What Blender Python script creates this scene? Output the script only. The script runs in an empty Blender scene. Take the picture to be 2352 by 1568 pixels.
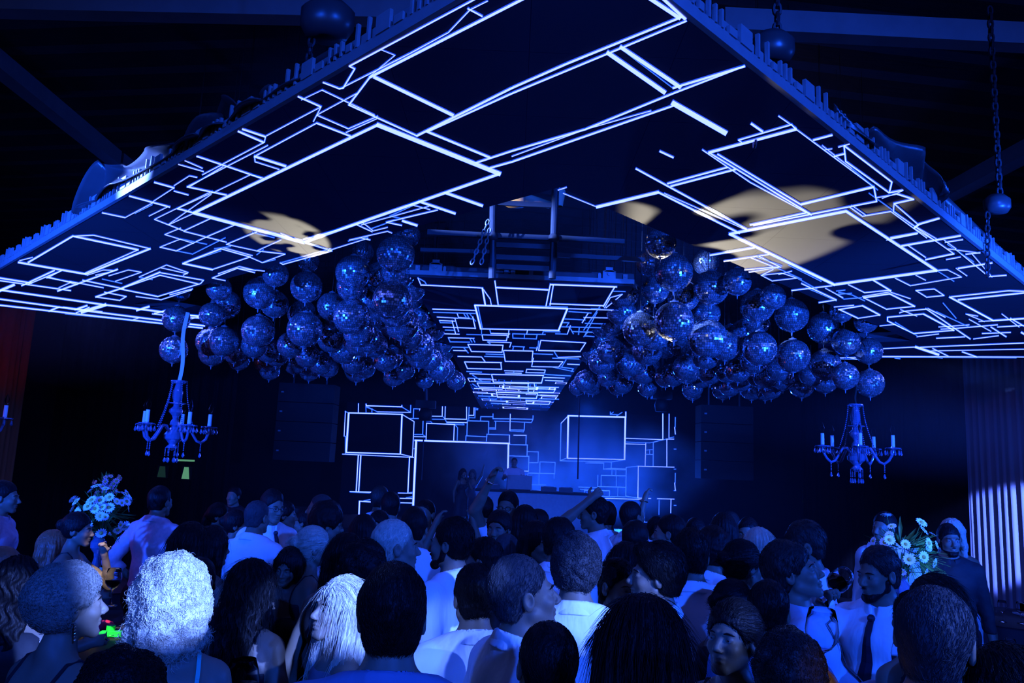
import bpy, bmesh, math, random
import numpy as np
from mathutils import Vector, Matrix, Euler

SC = bpy.context.scene
COL = SC.collection
R = math.radians
W_PX, H_PX, F_PX = 2352, 1568, 1792.0

# ------------------------------------------------------------------ camera
CAMZ = 2.08
def _cam_axes():
    yd = Vector((-2.0, -280.0, -F_PX)).normalized()        # room depth (+Y) in camera space
    t = Vector((1.0, -0.045, 0.0)).normalized()            # direction of the horizon
    zc = t.cross(yd).normalized()                          # world up in camera space
    if zc.y < 0: zc = -zc
    xc = yd.cross(zc).normalized()
    return xc, yd, zc
_XC, _YC, _ZC = _cam_axes()
CAM_R = Matrix((_XC, _YC, _ZC))                            # camera space -> world
CAM_P = Vector((0.0, 0.0, CAMZ))
cam_data = bpy.data.cameras.new('camera')
cam_data.sensor_width = 36.0
cam_data.lens = 36.0 * F_PX / W_PX
cam_data.clip_start = 0.05
cam = bpy.data.objects.new('camera', cam_data)
COL.objects.link(cam)
cam.matrix_world = Matrix.Translation(CAM_P) @ CAM_R.to_4x4()
SC.camera = cam

def ray(x, y):
    return CAM_R @ Vector((x - W_PX / 2, -(y - H_PX / 2), -F_PX))
def atY(x, y, Y):
    d = ray(x, y); return CAM_P + d * (Y / d.y)
def atZ(x, y, Z):
    d = ray(x, y); return CAM_P + d * ((Z - CAMZ) / d.z)
def proj(p):
    c = CAM_R.transposed() @ (Vector(p) - CAM_P)
    return (W_PX / 2 + F_PX * c.x / -c.z, H_PX / 2 - F_PX * c.y / -c.z, -c.z)

# ------------------------------------------------------------------ world, exposure
world = bpy.data.worlds.new('dark_hall'); SC.world = world
world.use_nodes = True
world.node_tree.nodes['Background'].inputs[0].default_value = (0.0, 0.002, 0.06, 1)
world.node_tree.nodes['Background'].inputs[1].default_value = 0.02
SC.view_settings.view_transform = 'Standard'
SC.view_settings.look = 'None'
SC.view_settings.exposure = 0.0
SC.view_settings.gamma = 1.0
SC.view_settings.use_curve_mapping = False
SC.cycles.use_denoising = True
SC.cycles.max_bounces = 5
SC.cycles.diffuse_bounces = 2
SC.cycles.glossy_bounces = 3
SC.cycles.transmission_bounces = 5
SC.cycles.volume_bounces = 0
SC.cycles.transparent_max_bounces = 6
SC.cycles.caustics_reflective = False
SC.cycles.caustics_refractive = False
SC.cycles.sample_clamp_indirect = 9.0
SC.cycles.use_light_tree = True
SC.cycles.use_adaptive_sampling = True
SC.cycles.adaptive_threshold = 0.02
SC.cycles.volume_step_rate = 2.5

# ------------------------------------------------------------------ lamps
BLUE = (0.008, 0.082, 1.0)
def spot(name, loc, target, power, color=BLUE, size=40, blend=0.5, radius=0.08):
    l = bpy.data.lights.new(name, 'SPOT')
    l.energy = power; l.color = color[:3]; l.spot_size = R(size); l.spot_blend = blend
    l.shadow_soft_size = radius
    o = bpy.data.objects.new(name, l); COL.objects.link(o)
    o.location = loc
    o.rotation_euler = (Vector(target) - Vector(loc)).to_track_quat('-Z', 'Y').to_euler()
    return o
PALE = (0.11, 0.23, 1.0)
# blue wash over the dance floor from the rigging behind and beside the photographer
spot('blue_wash_rear_left', (-3.4, -4.6, 5.0), (-1.2, 4.6, 1.2), 1700, size=62, blend=1.0, radius=.10)
spot('blue_wash_rear_right', (3.8, -4.6, 5.0), (1.4, 4.6, 1.2), 4600, size=62, blend=1.0, radius=.10)
spot('blue_wash_side_right', (8.5, 4.0, 3.3), (0.8, 4.6, 1.4), 2600, size=50, blend=1.0, radius=.10)
spot('blue_wash_side_left', (-8.5, 5.5, 3.3), (-1.0, 6.0, 1.4), 420, size=50, blend=1.0, radius=.10)
spot('blue_stage_backlight', (1.6, 17.18, 3.35), (1.2, 10.0, 1.0), 700, size=95, blend=1.0, radius=.10)
spot('blue_ball_fill_left', (-4.6, 1.2, 2.3), (-2.2, 8.0, 3.3), 4600, size=50, blend=.8, radius=.10)  # unseen spots added at both sides to brighten the mirror balls
spot('blue_ball_fill_right', (4.8, 1.2, 2.3), (2.2, 8.0, 3.3), 5400, size=50, blend=.8, radius=.10)  # the same added fill from the right
spot('blue_rail_fill', (.2, .8, 3.2), (0, 6.0, 3.62), 80, BLUE, size=34, blend=.9, radius=.06)  # unseen spot added to brighten the near rail of the runway
# narrow bright beams that catch single heads and shoulders
spot('beam_curls', (3.4, -1.6, 3.5), (-1.06, 2.52, 1.73), 17000, PALE, size=4.6, blend=.35, radius=.04)
spot('beam_updo', (-.6, -2.4, 3.7), (-1.42, 2.42, 1.92), 12000, PALE, size=3.0, blend=.35, radius=.03)
spot('beam_blonde', (2.6, -1.4, 3.4), (-.56, 2.97, 1.56), 12000, PALE, size=4.2, blend=.35, radius=.03)
spot('beam_centre', (3.9, -1.0, 3.3), (.45, 3.06, 1.62), 5200, PALE, size=6, blend=.5, radius=.04)
spot('beam_grey_man', (4.6, .2, 3.0), (.10, 2.55, 1.52), 1800, PALE, size=8, blend=.5, radius=.04)
spot('beam_left_shoulder', (-1.2, -2.4, 3.6), (-.32, 2.95, 1.50), 1800, PALE, size=5, blend=.5, radius=.03)
spot('beam_curtain', (5.3, 5.6, 3.0), tuple(atY(2290, 1235, 10.0)), 9000, (.10, .17, 1.0), size=15, blend=.35, radius=.05)
spot('beam_right_flowers', (1.0, .8, 3.3), (2.75, 5.2, 1.65), 700, PALE, size=8, blend=.5, radius=.04)
spot('beam_screen_edge', (-7.2, 1.2, 3.62), tuple(atZ(330, 392, 3.60)), 45000, PALE, size=5.5, blend=.6, radius=.04)
spot('beam_centrepiece', (-2.3, 3.6, 3.35), tuple(atY(270, 1395, 5.7)), 800, (1.0, .88, .70), size=7, blend=.6, radius=.03)
spot('beam_warm_arm', (.5, .5, 2.3), (1.0, 2.5, 1.42), 60, (1.0, .62, .38), size=8, blend=.6, radius=.03)
def lamp(name, loc, power, color, radius=.11):
    l = bpy.data.lights.new(name, 'POINT'); l.energy = power * .09; l.color = color; l.shadow_soft_size = radius
    o = bpy.data.objects.new(name, l); COL.objects.link(o); o.location = loc; return o
for i, (p, e, c) in enumerate((((-2.5, -4.0, 3.0), 9, (1, .85, .7)), ((1.0, -5.0, 3.3), 9, (1, .9, .85)), ((3.2, -3.0, 2.6), 6, (1, .8, .6)), ((-5.0, -2.0, 2.8), 4, (1, .30, .08)),
        ((5.5, -1.0, 2.6), 3, (1, .25, .12)), ((-.8, -3.0, 2.2), 6, (.6, .7, 1)), ((6.5, 3.0, 2.9), 12, (.3, .45, 1)), ((-6.5, 3.0, 2.9), 12, (.3, .45, 1)), ((0.5, -2.0, 1.2), 8, (.2, .35, 1)), ((2.0, -1.0, .5), 6, (.9, .9, 1)), ((-3.0, 0.0, .6), 6, (.5, .6, 1)), ((-1.6, -4.4, 3.6), 7, (1, .9, .8)), ((2.2, -3.8, 3.7), 7, (1, .9, .85)), ((-4.2, -3.2, 2.2), 5, (1, .6, .3)), ((4.4, -4.2, 2.4), 7, (1, .92, .9)), ((0.2, -4.2, 2.7), 6, (1, .5, .35)), ((-2.0, -1.0, 2.6), 5, (.6, .7, 1)), ((2.9, .2, 2.7), 5, (.6, .7, 1)), ((-.4, -5.4, 4.2), 7, (1, .95, .9)))):
    lamp('sparkle_lamp', p, e, c)  # unseen point lamps, added to put sparkles in the mirror balls
rl = random.Random(21)
for i in range(18):      # unseen blue lamps added around the rear half, for glints in the balls
    x = -7.5 + 15.0 * (i + .5) / 18; lamp('blue_glint_lamp', (x, -5.5 + .06 * x * x + rl.uniform(-.4, .4), (1.9, 3.0, 4.1)[i % 3] + rl.uniform(-.2, .2)), 60, (.14, .24, 1.0), .22)
def gobo_spot(name, loc, target, power, color, size, scale, thr, seed):
    """spot lamp with a cut pattern in its gate"""
    o = spot(name, loc, target, power, color, size, .3, .01); l = o.data; l.use_nodes = True; nt = l.node_tree; l.energy = power
    em = nt.nodes['Emission']; tc = nt.nodes.new('ShaderNodeTexCoord'); mp = nt.nodes.new('ShaderNodeMapping'); mp.inputs['Location'].default_value = (seed, seed * .7, 0); mp.inputs['Scale'].default_value = scale
    n = nt.nodes.new('ShaderNodeTexNoise'); n.inputs['Scale'].default_value = 1.0; n.inputs['Detail'].default_value = 1.2; r = nt.nodes.new('ShaderNodeMapRange')
    r.inputs[1].default_value = thr; r.inputs[2].default_value = thr + .05
    nt.links.new(tc.outputs['Normal'], mp.inputs[0]); nt.links.new(mp.outputs[0], n.inputs['Vector']); nt.links.new(n.outputs['Fac'], r.inputs[0]); nt.links.new(r.outputs[0], em.inputs['Strength'])
    return o
gobo_spot('pattern_projector_right', (1.5, 7.2, 2.15), tuple(atZ(1690, 556, 3.48)), 1500, (1.0, .90, .70), 27, (5, 11, 11), .47, 3.0)
gobo_spot('pattern_projector_left', (-1.6, 7.2, 2.15), tuple(atZ(668, 552, 3.48)), 1300, (1.0, .92, .72), 12, (12, 20, 20), .44, 5.0)
# ------------------------------------------------------------------ materials
def new_mat(name):
    m = bpy.data.materials.new(name); m.use_nodes = True
    nt = m.node_tree
    return m, nt, nt.nodes['Principled BSDF']
def setin(b, k, v):
    if k in b.inputs: b.inputs[k].default_value = v
def mat(name, col, rough=0.6, metal=0.0, spec=0.5, noise=None, bump=None, trans=0.0, sheen=0.0, sss=0.0, ior=1.45, coat=0):
    """procedural material: colour varied by noise (scale, amount), bump by noise (scale, strength, stretch)"""
    m, nt, b = new_mat(name)
    c4 = (col[0], col[1], col[2], 1)
    setin(b, 'Base Color', c4); setin(b, 'Roughness', rough); setin(b, 'Metallic', metal)
    setin(b, 'Specular IOR Level', spec); setin(b, 'Transmission Weight', trans); setin(b, 'IOR', ior)
    setin(b, 'Sheen Weight', sheen); setin(b, 'Coat Weight', coat)
    if sss: setin(b, 'Subsurface Weight', sss); setin(b, 'Subsurface Radius', (.01, .005, .003))
    tc = nt.nodes.new('ShaderNodeTexCoord')
    if noise:
        n = nt.nodes.new('ShaderNodeTexNoise'); n.inputs['Scale'].default_value = noise[0]; n.inputs['Detail'].default_value = 4
        nt.links.new(tc.outputs['Object'], n.inputs['Vector'])
        r = nt.nodes.new('ShaderNodeMix'); r.data_type = 'RGBA'
        a = noise[1]
        r.inputs[6].default_value = (col[0]*(1-a), col[1]*(1-a), col[2]*(1-a), 1)
        r.inputs[7].default_value = (min(1, col[0]*(1+a)), min(1, col[1]*(1+a)), min(1, col[2]*(1+a)), 1)
        nt.links.new(n.outputs['Fac'], r.inputs[0]); nt.links.new(r.outputs[2], b.inputs['Base Color'])
    if bump:
        mp = nt.nodes.new('ShaderNodeMapping'); mp.inputs['Scale'].default_value = bump[2] if len(bump) > 2 else (1, 1, 1)
        n = nt.nodes.new('ShaderNodeTexNoise'); n.inputs['Scale'].default_value = bump[0]; n.inputs['Detail'].default_value = 3
        nt.links.new(tc.outputs['Object'], mp.inputs[0]); nt.links.new(mp.outputs[0], n.inputs['Vector'])
        bp = nt.nodes.new('ShaderNodeBump'); bp.inputs['Strength'].default_value = bump[1]; bp.inputs['Distance'].default_value = 0.012
        nt.links.new(n.outputs['Fac'], bp.inputs['Height']); nt.links.new(bp.outputs[0], b.inputs['Normal'])
    return m
def emis(name, col, s):
    m, nt, b = new_mat(name)
    setin(b, 'Base Color', (0.01, 0.01, 0.012, 1)); setin(b, 'Roughness', .4)
    setin(b, 'Emission Color', (col[0], col[1], col[2], 1)); setin(b, 'Emission Strength', s)
    return m
M = {}
M['led_core'] = emis('led_white_pixels', (0.10, 0.14, 1.0), 6.0)
M['led_edge'] = emis('led_bloom_and_blue_pixels', (0.0, 0.055, 0.85), 1.0)  # bloom painted around the strokes; also colours some far runway outlines
M['led_dim'] = emis('led_dim_blue_pixels', (0.07, 0.19, 1.0), 2.0)
def led_panel_mat(nm='led_panel_face', glow=.0105, a=1.0):
    m, nt, b = new_mat(nm)
    tc = nt.nodes.new('ShaderNodeTexCoord'); br = nt.nodes.new('ShaderNodeTexBrick')
    br.offset = 0; br.inputs['Scale'].default_value = 1.0; br.inputs['Brick Width'].default_value = 0.5; br.inputs['Row Height'].default_value = 0.5
    br.inputs['Mortar Size'].default_value = 0.0015
    br.inputs['Color1'].default_value = (.05 * a, .05 * a, .055 * a, 1); br.inputs['Color2'].default_value = (.046 * a, .046 * a, .05 * a, 1); br.inputs['Mortar'].default_value = (.004, .004, .004, 1)
    nt.links.new(tc.outputs['Object'], br.inputs['Vector']); nt.links.new(br.outputs['Color'], b.inputs['Base Color'])
    setin(b, 'Roughness', 0.75); setin(b, 'Specular IOR Level', 0.1)
    setin(b, 'Emission Color', (0.0, 0.012, 1.0, 1)); setin(b, 'Emission Strength', glow)
    return m
M['led_panel'] = led_panel_mat()
M['led_panel_stage'] = led_panel_mat('stage_panel_face', .002, .3)
M['frame_metal'] = mat('cast_frame_metal', (.30, .31, .33), .5, .2, noise=(20, .15))
M['frame_dark'] = mat('dark_frame', (.06, .06, .07), .5, .3, noise=(20, .15))
M['truss'] = mat('aluminium_truss', (.045, .048, .055), .45, .5, noise=(12, .2))
M['roof'] = mat('dark_roof_sheet', (.035, .035, .04), .8, noise=(3, .4), bump=(2, .3, (1, 12, 1)))
M['beam'] = mat('painted_roof_beam', (.34, .35, .37), .7, noise=(6, .2))
M['black_cloth'] = mat('black_satin_cloth', (.05, .05, .055), .35, spec=.8, noise=(5, .3), bump=(6, .3))
M['curtain_dark'] = mat('black_velvet_curtain', (.006, .006, .007), .95, spec=.1, noise=(4, .3))
M['curtain_grey'] = mat('pale_grey_curtain', (.24, .26, .30), .8, spec=.2, noise=(4, .1))
M['curtain_red'] = mat('rust_red_curtain', (.35, .08, .03), .8, spec=.2, noise=(4, .2))
M['floor'] = mat('dark_dance_floor', (.03, .03, .035), .35, noise=(2, .3))
M['wall'] = mat('black_painted_wall', (.008, .008, .009), .9, spec=.1, noise=(3, .3))
M['stage'] = mat('stage_black_fabric', (.02, .02, .022), .8, noise=(5, .3))
M['speaker'] = mat('black_speaker_case', (.008, .008, .009), .7, noise=(30, .2))
M['mirror'] = mat('mirror_tile_glass', (.88, .91, .97), .018, .88, noise=(900, .08))
M['mirror_worn'] = mat('mirror_tile_dusty', (.80, .86, .97), .26, .82, noise=(900, .08))
M['grout'] = mat('mirror_ball_core', (.015, .015, .02), .6, noise=(50, .2))
M['cable'] = mat('black_cable', (.02, .02, .02), .5, noise=(40, .2))
M['crystal'] = mat('cut_crystal', (.26, .36, .62), .05, 0.25, spec=1.0, noise=(60, .05), trans=.45, coat=1.0)
M['candle_white'] = mat('white_candle_sleeve', (.75, .76, .8), .5, noise=(30, .05))
M['glass'] = mat('clear_glass', (.95, .97, 1.0), .02, 0, spec=.8, noise=(60, .02), trans=1.0, ior=1.10)
M['exit'] = emis('exit_sign_green', (.16, .50, .28), .55)
M['exit_dim'] = emis('exit_sign_dim_green', (.06, .22, .18), .10)
M['red_led'] = emis('red_indicator', (1, .02, .02), 1.0)

# ------------------------------------------------------------------ mesh helpers
def tag(o, label=None, cat=None, group=None, kind=None):
    if label: o['label'] = label
    if cat: o['category'] = cat
    if group: o['group'] = group
    if kind: o['kind'] = kind
    return o
def empty(name, loc=(0, 0, 0), rz=0.0):
    o = bpy.data.objects.new(name, None); COL.objects.link(o)
    o.location = loc; o.rotation_euler = (0, 0, rz); o.empty_display_size = .1
    return o
def link_mesh(name, me, material, parent=None, world_coords=False):
    o = bpy.data.objects.new(name, me); COL.objects.link(o)
    if material is not None and len(me.materials) == 0: me.materials.append(material)
    if parent is not None:
        o.parent = parent
        if world_coords:
            bpy.context.view_layer.update()
            o.matrix_parent_inverse = parent.matrix_world.inverted()
    return o
class MB:
    def __init__(s): s.v = []; s.f = []; s.m = []
    def add(s, vs, fs, mi=0):
        b = len(s.v); s.v += [tuple(v) for v in vs]; s.f += [tuple(i + b for i in f) for f in fs]; s.m += [mi] * len(fs)
    def box(s, c, size, rot=None, mi=0):
        hx, hy, hz = size[0] / 2, size[1] / 2, size[2] / 2
        vs = [Vector((x * hx, y * hy, z * hz)) for x in (-1, 1) for y in (-1, 1) for z in (-1, 1)]
        if rot is not None: vs = [rot @ v for v in vs]
        c = Vector(c); vs = [v + c for v in vs]
        s.add(vs, [(0, 1, 3, 2), (4, 6, 7, 5), (0, 4, 5, 1), (2, 3, 7, 6), (0, 2, 6, 4), (1, 5, 7, 3)], mi)
    def bar(s, a, b, w, h=None, up=(0, 0, 1), mi=0):
        a = Vector(a); b = Vector(b); h = h or w; d = b - a; L = d.length
        if L < 1e-6: return
        d.normalize(); u = Vector(up)
        if abs(d.dot(u)) > .98: u = Vector((1, 0, 0))
        x = d.cross(u).normalized(); z = x.cross(d).normalized()
        s.box((a + b) / 2, (w, L, h), Matrix((x, d, z)).transposed(), mi)
    def tube(s, pts, r, n=8, caps=True, mi=0):
        pts = [Vector(p) for p in pts]; rs = r if isinstance(r, (list, tuple)) else [r] * len(pts)
        vs = []; prev = None
        for i, p in enumerate(pts):
            d = (pts[min(i + 1, len(pts) - 1)] - pts[max(i - 1, 0)])
            d = d.normalized() if d.length > 1e-9 else Vector((0, 0, 1))
            if prev is None:
                u = Vector((0, 0, 1)) if abs(d.z) < .9 else Vector((1, 0, 0))
                x = d.cross(u).normalized()
            else:
                x = (prev - d * prev.dot(d)).normalized()
            prev = x; y = d.cross(x)
            for k in range(n):
                a = 2 * math.pi * k / n
                vs.append(p + (x * math.cos(a) + y * math.sin(a)) * rs[i])
        fs = []
        for i in range(len(pts) - 1):
            for k in range(n):
                k2 = (k + 1) % n
                fs.append((i * n + k, i * n + k2, (i + 1) * n + k2, (i + 1) * n + k))
        if caps:
            fs.append(tuple(range(n - 1, -1, -1))); fs.append(tuple((len(pts) - 1) * n + k for k in range(n)))
        s.add(vs, fs, mi)
    def lathe(s, prof, n=16, c=(0, 0, 0), mi=0, sx=1.0, sy=1.0):
        c = Vector(c); vs = []; fs = []
        for r, z in prof:
            for k in range(n):
                a = 2 * math.pi * k / n
                vs.append(c + Vector((r * math.cos(a) * sx, r * math.sin(a) * sy, z)))
        for i in range(len(prof) - 1):
            for k in range(n):
                k2 = (k + 1) % n
                fs.append((i * n + k, i * n + k2, (i + 1) * n + k2, (i + 1) * n + k))
        s.add(vs, fs, mi)
    def ball(s, c, r, n=8, m=6, mi=0):
        prof = [(max(1e-4, math.sin(math.pi * i / m)) * r, -math.cos(math.pi * i / m) * r) for i in range(m + 1)]
        s.lathe(prof, n, c, mi)
    def mesh(s, name, smooth=False):
        me = bpy.data.meshes.new(name); me.from_pydata(s.v, [], s.f)
        if any(s.m): me.polygons.foreach_set('material_index', s.m)
        if smooth: me.polygons.foreach_set('use_smooth', [True] * len(me.polygons))
        me.update(); return me
    def build(s, name, material, parent=None, smooth=False, world_coords=False):
        return link_mesh(name, s.mesh(name, smooth), material, parent, world_coords)
def prism(mb, poly, z0, z1):
    n = len(poly)
    vs = [(p[0], p[1], z0) for p in poly] + [(p[0], p[1], z1) for p in poly]
    fs = [tuple(range(n)), tuple(range(2 * n - 1, n - 1, -1))] + [(i, i + n, (i + 1) % n + n, (i + 1) % n) for i in range(n)]
    mb.add(vs, fs)

# ------------------------------------------------------------------ the hall
def struct(o, kind='structure'): o['kind'] = kind; return o
HX, Y0, Y1, HW = 11.0, -6.0, 25.0, 6.4
mb = MB(); mb.box((0, (Y0 + Y1) / 2, -.05), (2 * HX, Y1 - Y0, .1)); struct(mb.build('floor', M['floor']))
mb = MB(); mb.box((0, Y1 + .05, HW / 2), (2 * HX, .1, HW)); struct(mb.build('wall_back', M['wall']))
mb = MB(); mb.box((-HX - .05, (Y0 + Y1) / 2, HW / 2), (.1, Y1 - Y0, HW)); struct(mb.build('wall_left', M['wall']))
mb = MB(); mb.box((HX + .05, (Y0 + Y1) / 2, HW / 2), (.1, Y1 - Y0, HW)); struct(mb.build('wall_right', M['wall']))
mb = MB(); mb.box((0, Y0 - .05, HW / 2), (2 * HX, .1, HW)); struct(mb.build('wall_front', M['wall']))
# ribbed roof sheets
mb = MB(); n = 120; vs = []; fs = []
for i in range(n + 1):
    y = Y0 + (Y1 - Y0) * i / n
    for x, z in ((-HX, HW - .5), (0, HW + .4), (HX, HW - .5)):
        vs.append((x, y, z + (.05 if i % 2 else 0)))
for i in range(n):
    for k in range(2):
        a = i * 3 + k; fs.append((a, a + 1, a + 4, a + 3))
mb.add(vs, fs); struct(mb.build('ceiling', M['roof']))
# roof beams, seen above the screens
def beam(n_, a, b, wpx, Z, hgt):
    A = atZ(a[0], a[1], Z); B = atZ(b[0], b[1], Z)
    d = (B - A); side = Vector((d.y, -d.x, 0)).normalized()
    mid = (A + B) / 2; q = proj(mid); q2 = proj(mid + side * .1)
    w = .1 * wpx / max(3.0, math.hypot(q2[0] - q[0], q2[1] - q[1]))
    mb = MB(); mb.bar(A, B, w, hgt); o = mb.build(n_, M['beam']); struct(o); return o
beam('trim_1', (-700, -420), (262, 362), 44, 5.3, .16)
beam('trim_2', (-300, 2), (1010, 30), 34, 5.2, .16)
beam('trim_3', (1660, 52), (2700, 104), 34, 5.2, .16)
beam('trim_4', (2150, 458), (2650, 190), 40, 5.3, .16)
beam('trim_5', (262, 362), (470, 520), 38, 5.35, .12)

# ------------------------------------------------------------------ LED screens
ZC_LED = CAMZ + 1.40
def led_lines(lines, unproject, off_core, off_edge, name, parent, dim=False, edge_px=3.0, scale=1.0, ox=0.0, oy=0.0):
    """pictures shown on a screen: white strokes with their bloom painted as a blue rim, laid on the face of the screen"""
    core = MB()
    for ln in lines:
        w = ln[-1] / scale; w = w * (.72 if w < 3.2 else (.85 if w < 5 else .95)); pts = [(ln[i] / scale + ox, ln[i + 1] / scale + oy) for i in range(0, len(ln) - 1, 2)]
        for a, b in zip(pts[:-1], pts[1:]):
            dx, dy = b[0] - a[0], b[1] - a[1]; L = math.hypot(dx, dy)
            if L < .5: continue
            ux, uy = dx / L, dy / L; nx, ny = -uy, ux
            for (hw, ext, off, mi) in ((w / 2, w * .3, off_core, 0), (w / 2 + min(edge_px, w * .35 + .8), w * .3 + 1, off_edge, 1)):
                q = [(a[0] - ux * ext + nx * hw, a[1] - uy * ext + ny * hw), (b[0] + ux * ext + nx * hw, b[1] + uy * ext + ny * hw),
                     (b[0] + ux * ext - nx * hw, b[1] + uy * ext - ny * hw), (a[0] - ux * ext - nx * hw, a[1] - uy * ext - ny * hw)]
                mm = mi
                if mi == 0 and (w < 1.15 or dim): mm = 2
                if dim and mi == 1: continue
                core.add([unproject(x, y) + off for x, y in q], [(0, 1, 2, 3)], mm)
    me = core.mesh(name)
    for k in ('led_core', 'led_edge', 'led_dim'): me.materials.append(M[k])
    return link_mesh(name, me, None, parent)
def upC(x, y): return atZ(x, y, ZC_LED)
DOWN1, DOWN2 = Vector((0, 0, -.004)), Vector((0, 0, -.002))

def rim(parent, a, b, outward, name='edge_frame'):
    """cast side frame of the modules with its row of lugs and handles"""
    a = Vector(a); b = Vector(b); d = (b - a); L = d.length; d.normalize(); o = Vector(outward)
    mb = MB()
    zb = ZC_LED
    mb.bar(a + o * .012 + Vector((0, 0, .02)), b + o * .012 + Vector((0, 0, .02)), .02, .045)
    mb.bar(a + o * .004 + Vector((0, 0, .045)), b + o * .004 + Vector((0, 0, .045)), .01, .09)
    k = 0; s = 0.0
    while s < L - .3:
        base = a + d * s + o * .02
        for dx, w, h in ((.02, .012, .09), (.07, .03, .03), (.12, .012, .06), (.16, .012, .065), (.20, .012, .065), (.27, .05, .03), (.36, .08, .07), (.45, .012, .09)):
            mb.box(base + d * dx + Vector((0, 0, .04 + h / 2)), (.014, w, h), Matrix((o, d, Vector((0, 0, 1)))).transposed())
        s += .5; k += 1
    mb.build(name, M['frame_metal'], parent)

def arm(name, label, outline, lines_sets, rims):
    root = empty(name, (0, 0, 0)); tag(root, label, 'led screen', 'led screens hung overhead')
    P = [atZ(x, y, ZC_LED) for x, y in outline]
    mb = MB(); prism(mb, [(p.x, p.y) for p in P], ZC_LED, ZC_LED + .04); mb.build('screen_panel', M['led_panel'], root)
    mb = MB(); prism(mb, [(p.x, p.y) for p in P], ZC_LED + .041, ZC_LED + .10); mb.build('back_housing', M['frame_dark'], root)
    for i, (ls, sc, ox, oy, e) in enumerate(lines_sets):
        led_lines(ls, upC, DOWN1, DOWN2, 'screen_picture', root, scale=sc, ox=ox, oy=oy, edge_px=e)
    c = sum(P, Vector()) / len(P)
    for i, j in rims:
        a, b = P[i], P[j]; d = (b - a).normalized(); o = Vector((d.y, -d.x, 0))
        if o.dot(c - a) > 0: o = -o
        rim(root, a, b, o)
    return root
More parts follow.
